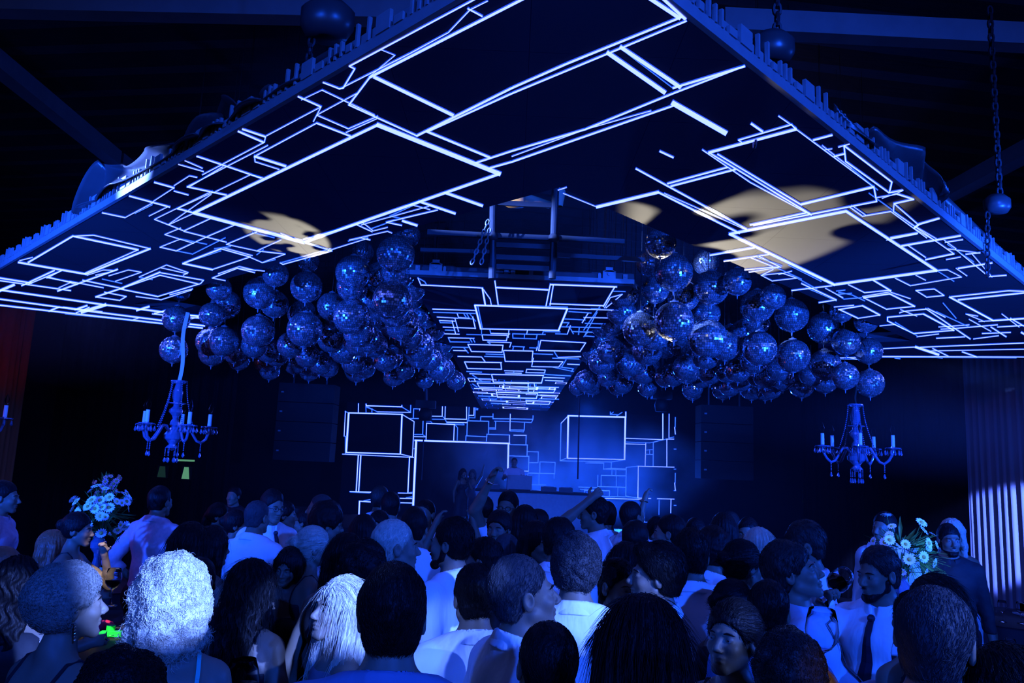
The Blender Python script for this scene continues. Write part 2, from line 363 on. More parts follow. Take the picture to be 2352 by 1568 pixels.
L_LINES = [
 (2400,-125,1605,300,8),(1605,300,1630,312,1577,400,1558,403,1485,375,7),(1560,405,1885,240,6),(1885,240,2060,145,2160,40,2240,0,6),
 (2600,-110,1700,350,12),(1745,222,1815,250,1700,345,4),(2150,35,2215,70,8),
 (1720,350,2080,525,15),(1700,350,1603,478,8),(1603,478,1915,620,8),(1915,620,2352,400,2600,290,3132,73,10),(1965,600,2352,425,3152,92,9),
 (1480,410,1720,525,6),(1370,440,1475,487,8),(1475,487,1225,620,5),(1480,410,1385,455,4),(1455,525,1640,425,5),(1475,487,1440,555,5),
 (1455,525,1600,588,6),(1600,588,1735,530,5),(1590,605,1730,542,5),(1455,562,1610,622,8),(1455,562,1170,715,6),
 (890,975,1735,570,12),(1735,570,2295,795,20),(890,975,1395,1110,14),(1395,1110,2295,795,12),(890,975,815,955,8),
 (1960,600,2250,720,10),(2185,745,2352,690,2690,590,3092,425,3416,300,9),(2245,770,2352,740,3112,475,9),(2352,715,2690,590,2990,505,5),
 (1115,590,1220,625,9),(1095,600,1210,650,9),(1220,625,1215,650,930,800,5),(1230,665,860,855,5),(905,715,1025,755,1200,815,7),
 (1170,715,1312,760,10),(1170,718,1172,740,1282,775,5),(820,752,935,785,5),(850,735,930,770,5),(1025,762,870,855,5),
 (870,805,905,812,5),(870,805,800,850,4),(860,855,1040,893,7),(1150,800,985,880,4),(1160,800,1210,815,5),(710,835,800,860,7),(800,875,865,893,6),
 (980,880,815,955,4),(595,898,780,948,7),(470,975,575,997,6),(575,997,700,930,4),(620,978,700,938,3),(685,990,775,945,4),(800,860,700,925,4),(970,890,775,1028,4),
 (710,1005,845,1058,970,1000,5),(975,875,710,1005,4),(775,1030,895,975,4),(845,1060,1040,1110,5),(950,1085,1080,1030,5),(757,1075,830,1045,4),(757,1075,890,1115,4),
 (735,1133,830,1095,4),(735,1133,810,1150,950,1085,5),(810,1150,885,1165,1035,1090,3),(1040,1120,1180,1062,5),(1040,1120,1180,1150,1290,1100,4),(830,1095,950,1120,3),
 (1160,1065,1260,1090,3),(1180,1150,1310,1165,5),(1290,1070,1395,1110,4),(1395,1110,1525,1150,6),(1525,1150,1300,1212,1287,1205,5),(1290,1205,1520,1140,3),
 (1180,1168,1210,1145,3),(1150,1180,1205,1204,1310,1165,4),(1210,1204,1265,1190,3),
 (840,1208,1015,1140,7),(1015,1140,1150,1178,6),(1025,1135,1160,1172,4),(840,1208,975,1236,8),(975,1236,1152,1177,5),(985,1140,1060,1130,3),(850,1205,1015,1150,3),
 (975,1275,1090,1230,1170,1250,5),(1003,1255,1100,1222,1175,1240,4),(975,1275,1035,1287,4),(1090,1230,1215,1243,4),
 (85,1203,395,1257,9),(395,1257,690,1140,9),(335,1082,635,1145,8),(335,1082,130,1203,8),(335,1082,430,1078,690,1140,5),(635,1145,385,1255,5),(90,1195,150,1180,4),
 (550,1325,725,1360,6),(725,1360,922,1300,935,1285,5),(735,1262,915,1303,5),(735,1262,550,1325,6),(735,1250,935,1285,5),(640,1270,765,1215,4),(765,1215,865,1250,842,1262,4),(740,1228,860,1255,4),
 (440,1362,550,1325,735,1248,7),(440,1362,550,1378,580,1360,480,1340,5),(625,1360,740,1375,880,1330,4),(780,1352,885,1325,4),
 (500,1265,590,1238,650,1248,530,1290,4),(470,1280,560,1300,3),(640,1272,700,1282,3),(380,1285,570,1325,6),(265,1335,540,1235,7),(215,1272,350,1298,6),(225,1270,355,1305,4),(320,1290,475,1320,5),
 (0,1275,145,1298,7),(0,1287,325,1333,6),(100,1310,250,1240,7),(130,1303,285,1240,6),(215,1275,280,1242,5),(270,1320,330,1293,4),(400,1262,475,1238,530,1240,4),(440,1262,535,1240,4),
 (-200,1300,0,1333,65,1306,11),(-240,1268,0,1330,480,1398,1000,1462,8),(-200,1330,0,1372,390,1425,940,1495,7),(-230,1355,0,1400,500,1457,930,1505,7),
 (375,1432,485,1398,14),(225,1427,272,1408,7),(345,1420,400,1402,8),(350,1435,410,1410,6),(628,1424,685,1406,9),(710,1438,780,1420,7),(700,1440,925,1460,6),(870,1445,930,1450,6),(880,1462,930,1450,4),
 (290,1408,470,1430,4),(600,1470,640,1458,4),(300,1440,420,1452,900,1500,3),
 # rows near the inner edge
 (2045,882,2215,942,12),(1925,922,2090,978,10),(1870,940,1935,918,6),(1880,935,1975,960,4),(1945,920,1790,990,3),(1970,945,1660,1030,4),(2010,962,1775,1018,6),(1775,1018,1845,1033,6),(1850,1012,1915,1033,10),
 (1660,1015,1715,1058,1780,1042,4),(1395,1098,1680,1015,6),(1640,1030,1710,1062,5),(1790,990,1840,1000,1700,1050,3),(1505,1150,1690,1092,4),(1605,1100,1780,1060,1800,1068,4),(1660,1090,1700,1100,5),(1690,1085,1600,1105,3),
]
R_LINES = [
 (560,-60,770,78,18),(640,-60,795,82,14),(440,238,700,420,20),(500,212,772,396,18),(520,235,740,402,3),
 (680,692,740,720,9),(1100,565,1150,600,10),(1225,530,1305,585,6),(905,697,1305,590,12),(1040,640,1285,568,7),(1285,568,1303,592,6),(1040,640,1062,655,6),
 (1305,590,1662,855,6),(1662,855,1330,935,10),(875,685,1095,835,1375,985,6),(945,705,1330,938,7),(905,697,1375,982,7),(1662,855,1675,922,1110,1032,7),(1095,1030,1360,972,7),
 (740,470,980,607,24),(570,772,1078,1050,8),(715,840,990,765,8),(730,852,1025,775,9),(235,885,390,948,4),(390,948,672,880,13),(672,880,1045,1068,9),(700,885,1080,1055,4),(212,870,250,858,5),
 (740,400,1068,300,10),(1000,1072,1535,967,12),(1535,967,1950,1240,12),(1000,1072,1480,1305,12),(1480,1305,1950,1240,11),(1950,1240,2000,1237,6),(1480,1305,1200,1170,5),
 (910,1170,1120,1133,8),(975,1197,1185,1165,6),(1070,1237,1230,1222,5),(1095,1180,1200,1222,5),(1130,1172,1235,1225,5),(1090,1248,1230,1224,4),(1145,1262,1200,1235,4),(1120,1176,1240,1218,3),
 (1145,1262,1240,1252,1310,1275,1195,1288,1145,1262,4),(1210,1225,1330,1280,3),(1270,1215,1420,1290,3),(1225,1258,1285,1243,4),(1285,1332,1470,1310,6),(1330,1300,1490,1375,6),(1490,1375,1410,1388,6),(1350,1320,1400,1340,1490,1380,3),(1300,1270,1400,1325,3),
 (1525,665,1745,833,8),(1525,665,1533,738,7),(1500,672,1550,658,6),(1533,738,1732,882,1795,870,7),(1745,833,1733,882,7),(1385,640,1470,617,9),(1435,684,1470,680,4),(1480,715,1530,702,8),(1425,665,1560,770,4),(1560,770,1680,870,3),
 (1675,905,1770,888,5),(1770,888,1845,912,1755,932,8),(1755,932,1752,970,6),(1755,932,1865,1028,6),(1865,1028,1962,1000,9),(1865,1028,1845,1045,7),(1550,947,1610,990,1740,968,6),(1740,968,1905,1090,5),(1560,940,1625,985,4),(1755,970,2030,1163,5),
 (1700,908,1790,875,4),(1640,885,1780,985,3),(1740,1090,1862,1068,9),(1790,1127,2060,1080,9),(1840,1042,1948,1105,5),(1850,1035,1960,1100,4),(1850,1045,1870,1030,5),(2030,1163,1900,1190,7),(1820,1125,1900,1180,5),(1720,1100,1860,1072,4),
 (1985,1100,2040,1140,4),(1990,1110,2070,1098,6),(2000,1140,2150,1160,4),(1995,1190,2060,1178,5),(2050,1230,2205,1205,7),(2040,1230,2090,1265,4),(2035,1140,2190,1268,5),(2190,1268,2270,1262,6),(2085,1165,2150,1158,6),(2110,1160,2205,1270,4),(2000,1120,2120,1200,3),
 (1760,1275,1830,1310,5),(1660,1285,1740,1333,7),(1545,1305,1620,1342,1740,1330,5),(1830,1310,2065,1270,4),(2000,1237,2065,1270,4),(1855,1262,1900,1285,4),(1950,1240,2030,1290,3),
 (1615,1365,1735,1347,7),(1735,1347,1850,1405,7),(1850,1405,1720,1418,5),(1720,1418,1615,1365,5),(1610,1360,1740,1337,4),(1855,1332,1940,1325,1985,1355,1905,1363,1855,1332,5),(1740,1340,1830,1370,4),
 (1500,1420,1610,1402,6),(1610,1402,1690,1445,7),(1690,1445,1590,1460,4),(1590,1460,1505,1420,6),(1480,1408,1570,1400,4),(1500,1340,1560,1352,1620,1380,3),(1560,1345,1490,1350,1525,1372,1605,1365,3),(1490,1335,1530,1330,3),(1440,1322,1520,1365,4),
 (1725,1455,1890,1440,6),(1890,1440,2030,1515,7),(2030,1515,1845,1530,6),(1845,1530,1725,1472,1725,1455,6),(1900,1415,2105,1555,6),(1780,1435,1800,1428,1900,1418,5),(1910,1415,1990,1455,5),(1785,1420,1860,1450,4),(1760,1478,1860,1540,3),(1690,1495,1760,1488,1800,1510,4),(1860,1545,1960,1532,4),(1950,1552,2080,1545,5),
 (2050,1375,2360,1342,7),(2010,1362,2280,1333,2360,1336,6),(2010,1362,2210,1470,8),(2210,1470,2600,1445,7),(2210,1470,2080,1400,5),(2360,1336,2520,1460,6),
 (2085,1440,2170,1475,4),(2085,1440,2140,1450,4),(2145,1475,2350,1462,4),(2050,1505,2230,1490,5),(2100,1465,2200,1520,4),(2160,1530,2290,1525,5),(2290,1460,2350,1495,6),(2200,1500,2270,1545,6),(2230,1500,2360,1492,5),(2120,1555,2235,1540,4),(2250,1440,2330,1500,4),(2340,1525,2400,1560,8),
 (1980,1390,2040,1460,3),(1950,1430,2100,1500,3),(1960,1500,2100,1490,4),(1970,1510,2050,1505,4),
]
RB_LINES = [(1395,882,1625,870,6),(1620,870,1775,922,15),(1650,872,2352,843,2700,828,7),(1735,880,1840,932,7),(1700,897,2352,885,2700,880,5),(1935,903,2035,938,9),(1395,934,2352,938,2700,940,6),
 (1100,944,1225,940,5),(1160,940,1235,955,5),(1480,945,1515,950,4),(1690,935,1800,945,4),(1090,950,1240,955,3),(1395,940,2300,944,3)]

arm('led_screen', 'left wing of the overhead led screen with dark satin cloth over its edge',
    [(1331, -152), (-116, 687), (505, 756), (505, 731), (305, 699), (1285, 430)],
    [(L_LINES, 2.0, 0, 0, 1.6)], [(0, 1)])
arm('led_screen', 'right wing of the overhead led screen, white box outlines, large tan light patch on it',
    [(1331, -152), (1285, 430), (2096, 783), (1880, 789), (1880, 825), (2556, 816)],
    [(R_LINES, 2.0, 1176, 0, 1.6), (RB_LINES, 2.94, 1552, 500, 1.6)], [(0, 5)])

# central runway screen that leads to the stage
C_LINES = [(490,745,905,765,8),(470,697,492,748,6),(905,765,925,880,11),(905,765,958,840,966,880,6),(475,700,515,722,530,745,4),(990,718,1012,880,9),(1000,762,1350,778,10),
 (1365,738,1335,888,9),(1385,742,1362,882,8),(1370,742,1812,758,10),(1800,757,1722,890,9),(1010,880,1480,895,4),(1360,872,1720,885,8),(1850,808,1740,900,5),(1850,808,1770,830,1730,900,5),(1790,788,1870,790,4),
 (855,882,1480,905,11),(1480,905,1420,1052,12),(1420,1052,895,1042,8),(895,1042,855,882,12),(875,890,905,1035,4),
 (570,908,860,918,6),(575,930,860,938,4),(735,938,745,965,820,970,5),(780,940,800,970,4),(800,940,815,968,4),(600,962,740,970,5),(615,985,720,990,5),(615,985,622,1000,700,1002,4),(720,970,745,1060,5),(700,985,725,1075,6),(640,1030,860,1038,5),(655,1050,720,1052,4),(650,1075,750,1078,5),(840,960,858,1040,7),(735,970,840,975,3),(820,940,860,990,3),
 (955,1045,962,1072,4),(962,1072,1090,1076,6),(1085,1048,1080,1100,5),(900,1045,900,1075,3),(1110,1075,1275,1080,1270,1110,1112,1105,1110,1075,4),(1210,1050,1205,1078,5),(1190,1078,1188,1108,3),(1205,1078,1330,1080,4),(1320,1052,1310,1080,4),(1325,1060,1430,1062,4),
 (1480,905,1790,915,5),(1490,925,1640,935,4),(1620,935,1580,1000,6),(1460,975,1600,982,4),(1640,905,1700,905,4),(1700,890,1590,1050,4),(1680,930,1600,1080,4),(1440,1000,1490,1000,1470,1030,4),(1440,1028,1720,1035,4),(1500,1020,1480,1075,5),(1590,965,1750,968,5),(1600,1005,1720,1008,4),(1510,1060,1690,1066,4),(1600,1090,1660,1095,4),(1500,1040,1520,1075,4),(1560,1030,1555,1080,4),(1400,1075,1480,1078,4),(1620,1060,1590,1095,4),
 (903,1082,1075,1086,5),(1075,1086,1068,1122,910,1118,903,1082,6),(675,1102,850,1106,5),(675,1102,688,1130,820,1132,4),(820,1106,835,1132,4),(840,1106,855,1132,4),(800,1080,960,1084,3),(940,1130,1100,1135,5),(940,1130,960,1145,4),(1100,1135,1090,1165,5),
 (808,1147,1045,1152,6),(1045,1152,1038,1200,6),(1038,1200,832,1195,6),(832,1195,808,1147,6),(700,1165,820,1168,4),(710,1188,800,1190,5),(780,1170,810,1205,4),
 (1300,1120,1603,1136,6),(1603,1136,1565,1194,6),(1565,1194,1285,1188,7),(1285,1188,1300,1120,6),(1275,1165,1270,1188,5),(1110,1160,1190,1164,4),(1115,1165,1110,1188,4),(1185,1164,1182,1188,4),(1285,1125,1280,1180,4),(1225,1170,1275,1172,4),
 (1048,1188,1247,1192,6),(1247,1192,1240,1262,6),(1060,1262,1240,1264,6),(1048,1188,1060,1262,6),(930,1212,1048,1216,4),(920,1228,1055,1232,4),(740,1228,900,1232,5),(900,1232,925,1265,5),(1245,1210,1380,1215,4),(1390,1195,1415,1235,4),(1415,1235,1570,1230,5),(1380,1240,1560,1246,4),
 (785,1265,1035,1270,6),(1030,1270,1035,1315,6),(1035,1315,805,1310,6),(805,1310,785,1265,6),(1240,1262,1450,1264,6),(1450,1264,1420,1300,5),(1420,1300,1240,1297,5),(1250,1240,1238,1297,5),(1470,1252,1440,1300,4),(1480,1280,1560,1284,5),
 (1430,1300,1520,1312,1505,1330,4),(1375,1300,1520,1330,3),(800,1330,900,1335,4),(820,1345,960,1350,5),(1055,1325,1180,1328,5),(1060,1340,1170,1342,5),(1120,1325,1115,1340,4),(1205,1315,1330,1320,1325,1340,1200,1338,1205,1315,5),
 (968,1350,1318,1356,7),(1318,1356,1305,1408,6),(1305,1408,980,1402,7),(980,1402,968,1350,7),(840,1355,900,1395,4),(810,1375,960,1380,4),(830,1395,960,1400,4),(1320,1370,1460,1375,5),(1330,1390,1450,1395,5),(1320,1350,1500,1360,4),
 (870,1408,1052,1412,5),(1052,1412,1048,1440,885,1436,870,1408,5),(1060,1410,1220,1412,5),(1065,1440,1215,1442,5),(1215,1412,1215,1470,5),(1255,1410,1260,1435,5),(1260,1435,1420,1438,5),(840,1415,870,1435,4),(1215,1445,1400,1450,1385,1472,1220,1470,5),(1060,1440,1065,1470,4),(850,1445,1040,1450,5),
 (1000,1470,1278,1478,7),(1278,1478,1270,1512,6),(1270,1512,1008,1505,6),(1008,1505,1000,1470,6),(870,1475,990,1480,5),(880,1495,1000,1500,4),(1280,1490,1400,1495,5),(1200,1525,1365,1532,5),(1365,1532,1355,1552,1205,1548,1200,1525,5),(955,1528,1080,1532,5),(965,1545,1080,1550,4),(900,1515,1000,1518,4),(1290,1515,1420,1518,4)]
CP = [(957, 637), (1455, 656), (1252, 952), (1107, 948)]
root = empty('led_screen'); tag(root, 'central led runway screen full of small white outlines running back to the stage', 'led screen', 'led screens hung overhead')
P = [atZ(x, y, ZC_LED) for x, y in CP]
XL = (P[0].x + P[3].x) / 2; XR = (P[1].x + P[2].x) / 2; YN = (P[0].y + P[1].y) / 2; YF = 20.6
P = [Vector((XL, YN, 0)), Vector((XR, YN, 0)), Vector((XR, YF, 0)), Vector((XL, YF, 0))]
RUN = (XL, XR, YN, YF)
mb = MB(); prism(mb, [(p.x, p.y) for p in P], ZC_LED, ZC_LED + .04); mb.build('screen_panel', M['led_panel'], root)
mb = MB(); prism(mb, [(p.x, p.y) for p in P], ZC_LED + .041, ZC_LED + .10); mb.build('back_housing', M['frame_dark'], root)
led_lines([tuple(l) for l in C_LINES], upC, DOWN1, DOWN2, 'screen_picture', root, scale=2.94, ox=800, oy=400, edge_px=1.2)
# the far end of the runway carries the same kind of outlines
rnd = random.Random(4)
far = MB()
def led_rect(mbx, x0, y0, x1, y1, w, mi):
    for (a, b, c, d) in ((x0, y0, x1, y0 + w), (x0, y1 - w, x1, y1), (x0, y0, x0 + w * .45, y1), (x1 - w * .45, y0, x1, y1)):
        z = ZC_LED - (.004 if mi == 0 else .0025)
        mbx.add([(a, b, z), (c, b, z), (c, d, z), (a, d, z)], [(0, 1, 2, 3)], mi)
y = 13.2
while y < YF - .2:
    x = XL + rnd.uniform(0, .2)
    while x < XR - .12:
        w = rnd.choice((.12, .2, .3, .45)); h = rnd.choice((.15, .25, .4, .55))
        if rnd.random() < .7:
            x1 = min(XR, x + w); y1 = min(YF, y + h)
            led_rect(far, x, y, x1, y1, .03 if rnd.random() < .7 else .05, 0 if rnd.random() < .4 else 1)
        x += w + rnd.uniform(.01, .12)
    y += rnd.uniform(.35, .6)
for (yy, x0, x1) in ((14.2, -.25, .42), (16.0, -.5, .1), (17.6, -.2, .45), (19.6, -.3, .35)):
    led_rect(far, (XL + XR) / 2 + x0, yy, (XL + XR) / 2 + x1, yy + .6, .09, 0)
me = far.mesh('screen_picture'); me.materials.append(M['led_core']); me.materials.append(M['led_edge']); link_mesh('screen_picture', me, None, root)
# near rail of the runway with its lugs
mb = MB(); mb.bar((XL, YN - .015, ZC_LED + .03), (XR, YN - .015, ZC_LED + .03), .03, .035, up=(0, 0, 1))
mb.build('front_rail', M['frame_metal'], root)
mb = MB(); mb.bar((XL, YN + .0, ZC_LED + .065), (XR, YN + .0, ZC_LED + .065), .02, .03); mb.build('rail_backing', M['frame_dark'], root)
def lug(x, small):
    mb = MB(); z = ZC_LED + .047; y = YN - .02
    if small == 2:
        mb.box((x, y, z + .02), (.034, .012, .04)); mb.tube([(x, y - .008, z + .022), (x, y - .012, z + .022)], .009, 10)
    elif small == 1:
        mb.box((x, y, z + .016), (.022, .012, .032)); mb.tube([(x, y - .004, z + .032), (x, y + .004, z + .032)], .011, 10)
    else:
        mb.box((x, y, z + .03), (.10, .014, .06)); mb.box((x, y, z + .075), (.055, .014, .03)); mb.box((x, y, z + .06), (.075, .014, .012))
        mb.tube([(x, y - .006, z + .035), (x, y - .016, z + .035)], .014, 12)
    mb.build('mounting_lug', M['frame_metal'], root)
for f, s in ((.035, 2), (.115, 0), (.155, 1), (.845, 1), (.888, 0), (.96, 2), (.43, 2), (.46, 2), (.54, 2)):
    lug(XL + (XR - XL) * f, s)

# ------------------------------------------------------------------ truss and rigging seen through the opening
def rig(name, label, cat, m, build, group=None):
    mb = MB(); build(mb); o = mb.build(name, m); tag(o, label, cat, group); return o
YT = 5.35
def pT(x, y, Y=YT): return atY(x, y, Y)
root = empty('roof_truss', pT(1210, 520)); tag(root, 'dark square lattice truss hanging above the near end of the central screen', 'truss')
mb = MB()
for xs in ((1133, 1130), (1276, 1268)):
    for dY in (0.0, .32):
        a = atY(xs[0], 432 if xs[0] > 1200 else 452, YT + dY); b = atY(xs[1], 640, YT + dY)
        mb = MB(); mb.tube([a, b], .026, 12); mb.build('upright', M['truss'], root, world_coords=True)
mb = MB()
for yy in (466, 541, 562, 590, 612):
    mb.bar(pT(1140, yy, YT), pT(1275, yy + 6, YT), .02, .035)
    mb.bar(pT(1140, yy, YT + .32), pT(1275, yy + 6, YT + .32), .016, .02)
for yy in (541, 612):
    for xx in (1132, 1272): mb.bar(pT(xx, yy, YT), pT(xx, yy, YT + .32), .02, .03)
mb.build('cross_bar', M['truss'], root, world_coords=True)
mb = MB()
for xx in (1132, 1272):
    for dY in (0, .32):
        mb = MB(); p = pT(xx, 543 if xx < 1200 else 548, YT + dY); mb.ball(p, .042, 12, 8); mb.build('truss_joint', M['frame_dark'], root, smooth=True, world_coords=True)
rig('support_rail', 'upper blue-lit rail left of the truss, thin bright lower lip', 'rail', M['truss'], lambda mb: (mb.bar(pT(982, 533), pT(1125, 541), .03, .035), mb.bar(pT(982, 538), pT(1125, 545), .036, .008)), None)
rig('support_rail', 'lower plain rail left of the truss', 'rail', M['truss'], lambda mb: mb.bar(pT(966, 574), pT(1128, 579), .03, .026))
rig('support_rail', 'upper rail right of the truss with a worn bright spot', 'rail', M['truss'], lambda mb: (mb.bar(pT(1283, 546), pT(1434, 555), .03, .03), mb.bar(pT(1283, 551), pT(1434, 559), .036, .008)))
rig('support_rail', 'lower dim rail right of the truss', 'rail', M['truss'], lambda mb: mb.bar(pT(1280, 586), pT(1480, 597), .03, .03))
def chain(mb, a, b, link=.045, r=.005):
    a = Vector(a); b = Vector(b); n = max(2, int((b - a).length / (link * .75))); d = (b - a).normalized()
    u = Vector((1, 0, 0)) if abs(d.x) < .8 else Vector((0, 1, 0))
    s1 = d.cross(u).normalized(); s2 = d.cross(s1)
    for i in range(n):
        c = a.lerp(b, (i + .5) / n); s = s1 if i % 2 else s2
        pts = [c + d * (math.sin(t) * link * .5) + s * (math.cos(t) * link * .25) for t in [2 * math.pi * k / 10 for k in range(11)]]
        mb.tube(pts, r, 5, caps=False)
rig('hoist_chain', 'left one of two link chains slanting down beside the truss', 'chain', M['frame_metal'], lambda mb: chain(mb, pT(1122, 505, 5.2), pT(1083, 606, 5.2)))
rig('hoist_chain', 'right one of two link chains slanting down beside the truss', 'chain', M['frame_metal'], lambda mb: chain(mb, pT(1125, 525, 5.25), pT(1105, 606, 5.25)))
# two warm lit lamps up in the roof opening
def roof_lamp(x, y, Y, r, label):
    rt = empty('spotlight', atY(x, y, Y)); tag(rt, label, 'spotlight')
    mb = MB(); mb.lathe([(.001, .0), (r, 0), (r * 1.05, r * 1.5), (r * .7, r * 2.2), (.001, r * 2.2)], 16); mb.build('lamp_body', M['white_lamp'], rt, smooth=True)
    mb = MB(); mb.bar((-r * 1.3, 0, r * 1.2), (-r * 1.3, 0, r * 3.2), .012, .03); mb.bar((r * 1.3, 0, r * 1.2), (r * 1.3, 0, r * 3.2), .012, .03); mb.bar((-r * 1.3, 0, r * 3.2), (r * 1.3, 0, r * 3.2), .03, .012)
    mb.build('yoke', M['frame_dark'], rt)
M['white_lamp'] = mat('cream_lamp_housing', (.7, .66, .5), .5, noise=(9, .1))
roof_lamp(1183, 472, 6.4, .085, 'cream cylindrical spotlight lit warm in the opening above the truss')
spot('warm_roof_work_light', (-.5, 5.9, 3.9), tuple(atY(1205, 462, 6.6)), 30, (1.0, .72, .34), size=60, blend=.6, radius=.03)
mb = MB(); mb.tube([atY(1202, 455, 6.7), atY(1262, 470, 6.9)], [.05, .035], 10); tag(mb.build('air_duct', M['white_lamp'], smooth=True), 'pale tube lit warm beside the cream lamp in the roof opening', 'duct')
mb = MB(); mb.lathe([(.03, 0), (.05, .12), (.04, .16)], 10, atY(1284, 474, 6.0)); tag(mb.build('work_lamp', M['white_lamp'], smooth=True), 'small pale lamp right of the truss upright in the opening', 'lamp')
# ------------------------------------------------------------------ mirror balls
def tile_mesh(rows, seed):
    """mirror tiles on a unit-diameter ball: rings of small flat squares, each with its own slight tilt"""
    rn = random.Random(seed); vs = []; fs = []
    Rr = .5; step = math.pi / rows; hs = Rr * step * .44
    for i in range(rows):
        th = -math.pi / 2 + (i + .5) * step
        cr = Rr * math.cos(th); n = max(4, int(round(2 * math.pi * cr / (Rr * step)))); ph0 = rn.random() * 6.28
        wd = min(hs, math.pi * cr / n * .90)
        for k in range(n):
            ph = ph0 + 2 * math.pi * k / n
            nrm = Vector((math.cos(th) * math.cos(ph), math.cos(th) * math.sin(ph), math.sin(th)))
            e = Vector((-math.sin(ph), math.cos(ph), 0)); u = nrm.cross(e)
            c = nrm * Rr
            t1 = rn.gauss(0, .042); t2 = rn.gauss(0, .042)
            e2 = (e + nrm * t1).normalized(); u2 = (u + nrm * t2).normalized()
            b = len(vs)
            for sx, sy in ((-1, -1), (1, -1), (1, 1), (-1, 1)): vs.append(c + e2 * wd * sx + u2 * hs * sy)
            fs.append((b, b + 1, b + 2, b + 3))
    me = bpy.data.meshes.new('mirror_tiles'); me.from_pydata(vs, [], fs); me.materials.append(M['mirror']); me.materials.append(M['mirror_worn'])
    me.polygons.foreach_set('material_index', [1 if rn.random() < .5 else 0 for _ in fs]); me.update(); return me
TILES = [tile_mesh(25, s) for s in (1, 2, 3)]
_m = MB(); _m.ball((0, 0, 0), .492, 32, 20); CORE = _m.mesh('ball_core', True); CORE.materials.append(M['grout'])
_m = MB(); _m.lathe([(.10, -.485), (.085, -.505), (.03, -.515), (.022, -.55), (.018, -.60), (.003, -.64)], 12); CAPB = _m.mesh('bottom_cap', True); CAPB.materials.append(M['frame_metal'])
_m = MB(); _m.lathe([(.12, .485), (.11, .52), (.05, .53), (.04, .56), (.002, .565)], 12); CAPT = _m.mesh('top_cap', True); CAPT.materials.append(M['frame_metal'])
_m = MB(); _m.tube([(0, 0, .56), (0, 0, 11.2)], .008, 5, caps=False); WIRE = _m.mesh('hanging_wire'); WIRE.materials.append(M['cable'])
ball_n = 0
def words(x, y):
    side = 'left' if x < 1180 else 'right'
    return side
BALLS = []
def mirror_ball(p, D, label, group):
    global ball_n
    rt = empty('mirror_ball', p); tag(rt, label, 'mirror ball', group)
    rn = random.Random(ball_n * 7 + 3); rt.rotation_euler = (0, 0, rn.uniform(0, 6.28)); rt.scale = (D, D, D)
    for nm, me in (('ball_core', CORE), ('mirror_tiles', TILES[ball_n % 3]), ('bottom_cap', CAPB), ('top_cap', CAPT), ('hanging_wire', WIRE)):
        o = bpy.data.objects.new(nm, me); COL.objects.link(o); o.parent = rt
    ball_n += 1
    BALLS.append((Vector(p), D))
    return rt
ZU, ZLO = CAMZ + 1.45, CAMZ + 1.10
UP_L = [(909,584,90,'large upper mirror ball left of the truss, above the brightest left ball'),
 (811,626,82,'upper mirror ball second from the runway in the left cluster, darker top half'),
 (704,659,74,'upper mirror ball with pale lit lower left side, left cluster'),
 (596,673,74,'upper mirror ball hanging fourth from the runway, left cluster'),
 (519,699,68,'upper mirror ball near the outer end of the left cluster, above the paired balls'),
 (487,723,58,'half hidden upper mirror ball at the outer left end of the cluster'),
 (405,732,62,'lone upper mirror ball above the left chandelier, top of a string of two'),
 (414,668,48,'dim mirror ball peeping below the left screen edge above the lone pair'),
 (633,630,60,'dim mirror ball tucked under the left screen edge behind the front row'),
 (707,600,54,'small mirror ball under the left screen edge with one white glint'),
 (503,663,58,'dim mirror ball under the screen edge at the outer left of the cluster'),
 (832,580,54,'small dark mirror ball touching the screen edge behind the second front ball'),
 (935,540,62,'dark mirror ball beside the truss rails, highest of the left cluster'),
 (631,699,64,'upper mirror ball behind and right of the fourth front ball, left cluster'),
 (870,630,60,'dark mirror ball wedged between the first two upper front balls on the left')]
LO_L = [(901,690,92,'brightest large mirror ball of the left cluster with orange and red glints, nearest the runway'),
 (808,727,86,'large lower mirror ball second from the runway, left cluster'),
 (700,757,82,'large lower mirror ball third from the runway, left cluster'),
 (593,761,76,'lower mirror ball fourth from the runway, left cluster'),
 (513,784,70,'right one of the overlapping lower pair at the outer left of the cluster'),
 (482,785,66,'left one of the overlapping lower pair at the outer left of the cluster'),
 (399,803,63,'lone lower mirror ball hanging right above the left chandelier strap'),
 (924,744,80,'lower mirror ball just behind the brightest left ball'),
 (960,795,76,'third lower mirror ball back along the runway, left cluster'),
 (1006,846,56,'fourth lower mirror ball back along the runway, left cluster'),
 (1047,874,44,'last mirror ball of the left cluster, beside the far runway edge'),
 (828,780,80,'lower mirror ball behind the second front ball with pink glints, left cluster'),
 (488,810,62,'outermost bottom mirror ball of the left cluster, small hook below'),
 (549,826,50,'small bottom row mirror ball second from the outer left end'),
 (623,826,54,'small bottom row mirror ball with an orange glint at its lower left'),
 (677,834,52,'small bottom row mirror ball under the third front ball, left cluster'),
 (753,843,50,'small bottom row mirror ball between the second and third front balls, left cluster'),
 (820,849,58,'bottom row mirror ball under the second front ball, left cluster'),
 (904,862,52,'bottom row mirror ball with hook, midway along the runway side, left cluster'),
 (975,872,42,'small bottom row mirror ball with a long hook below, left cluster')]
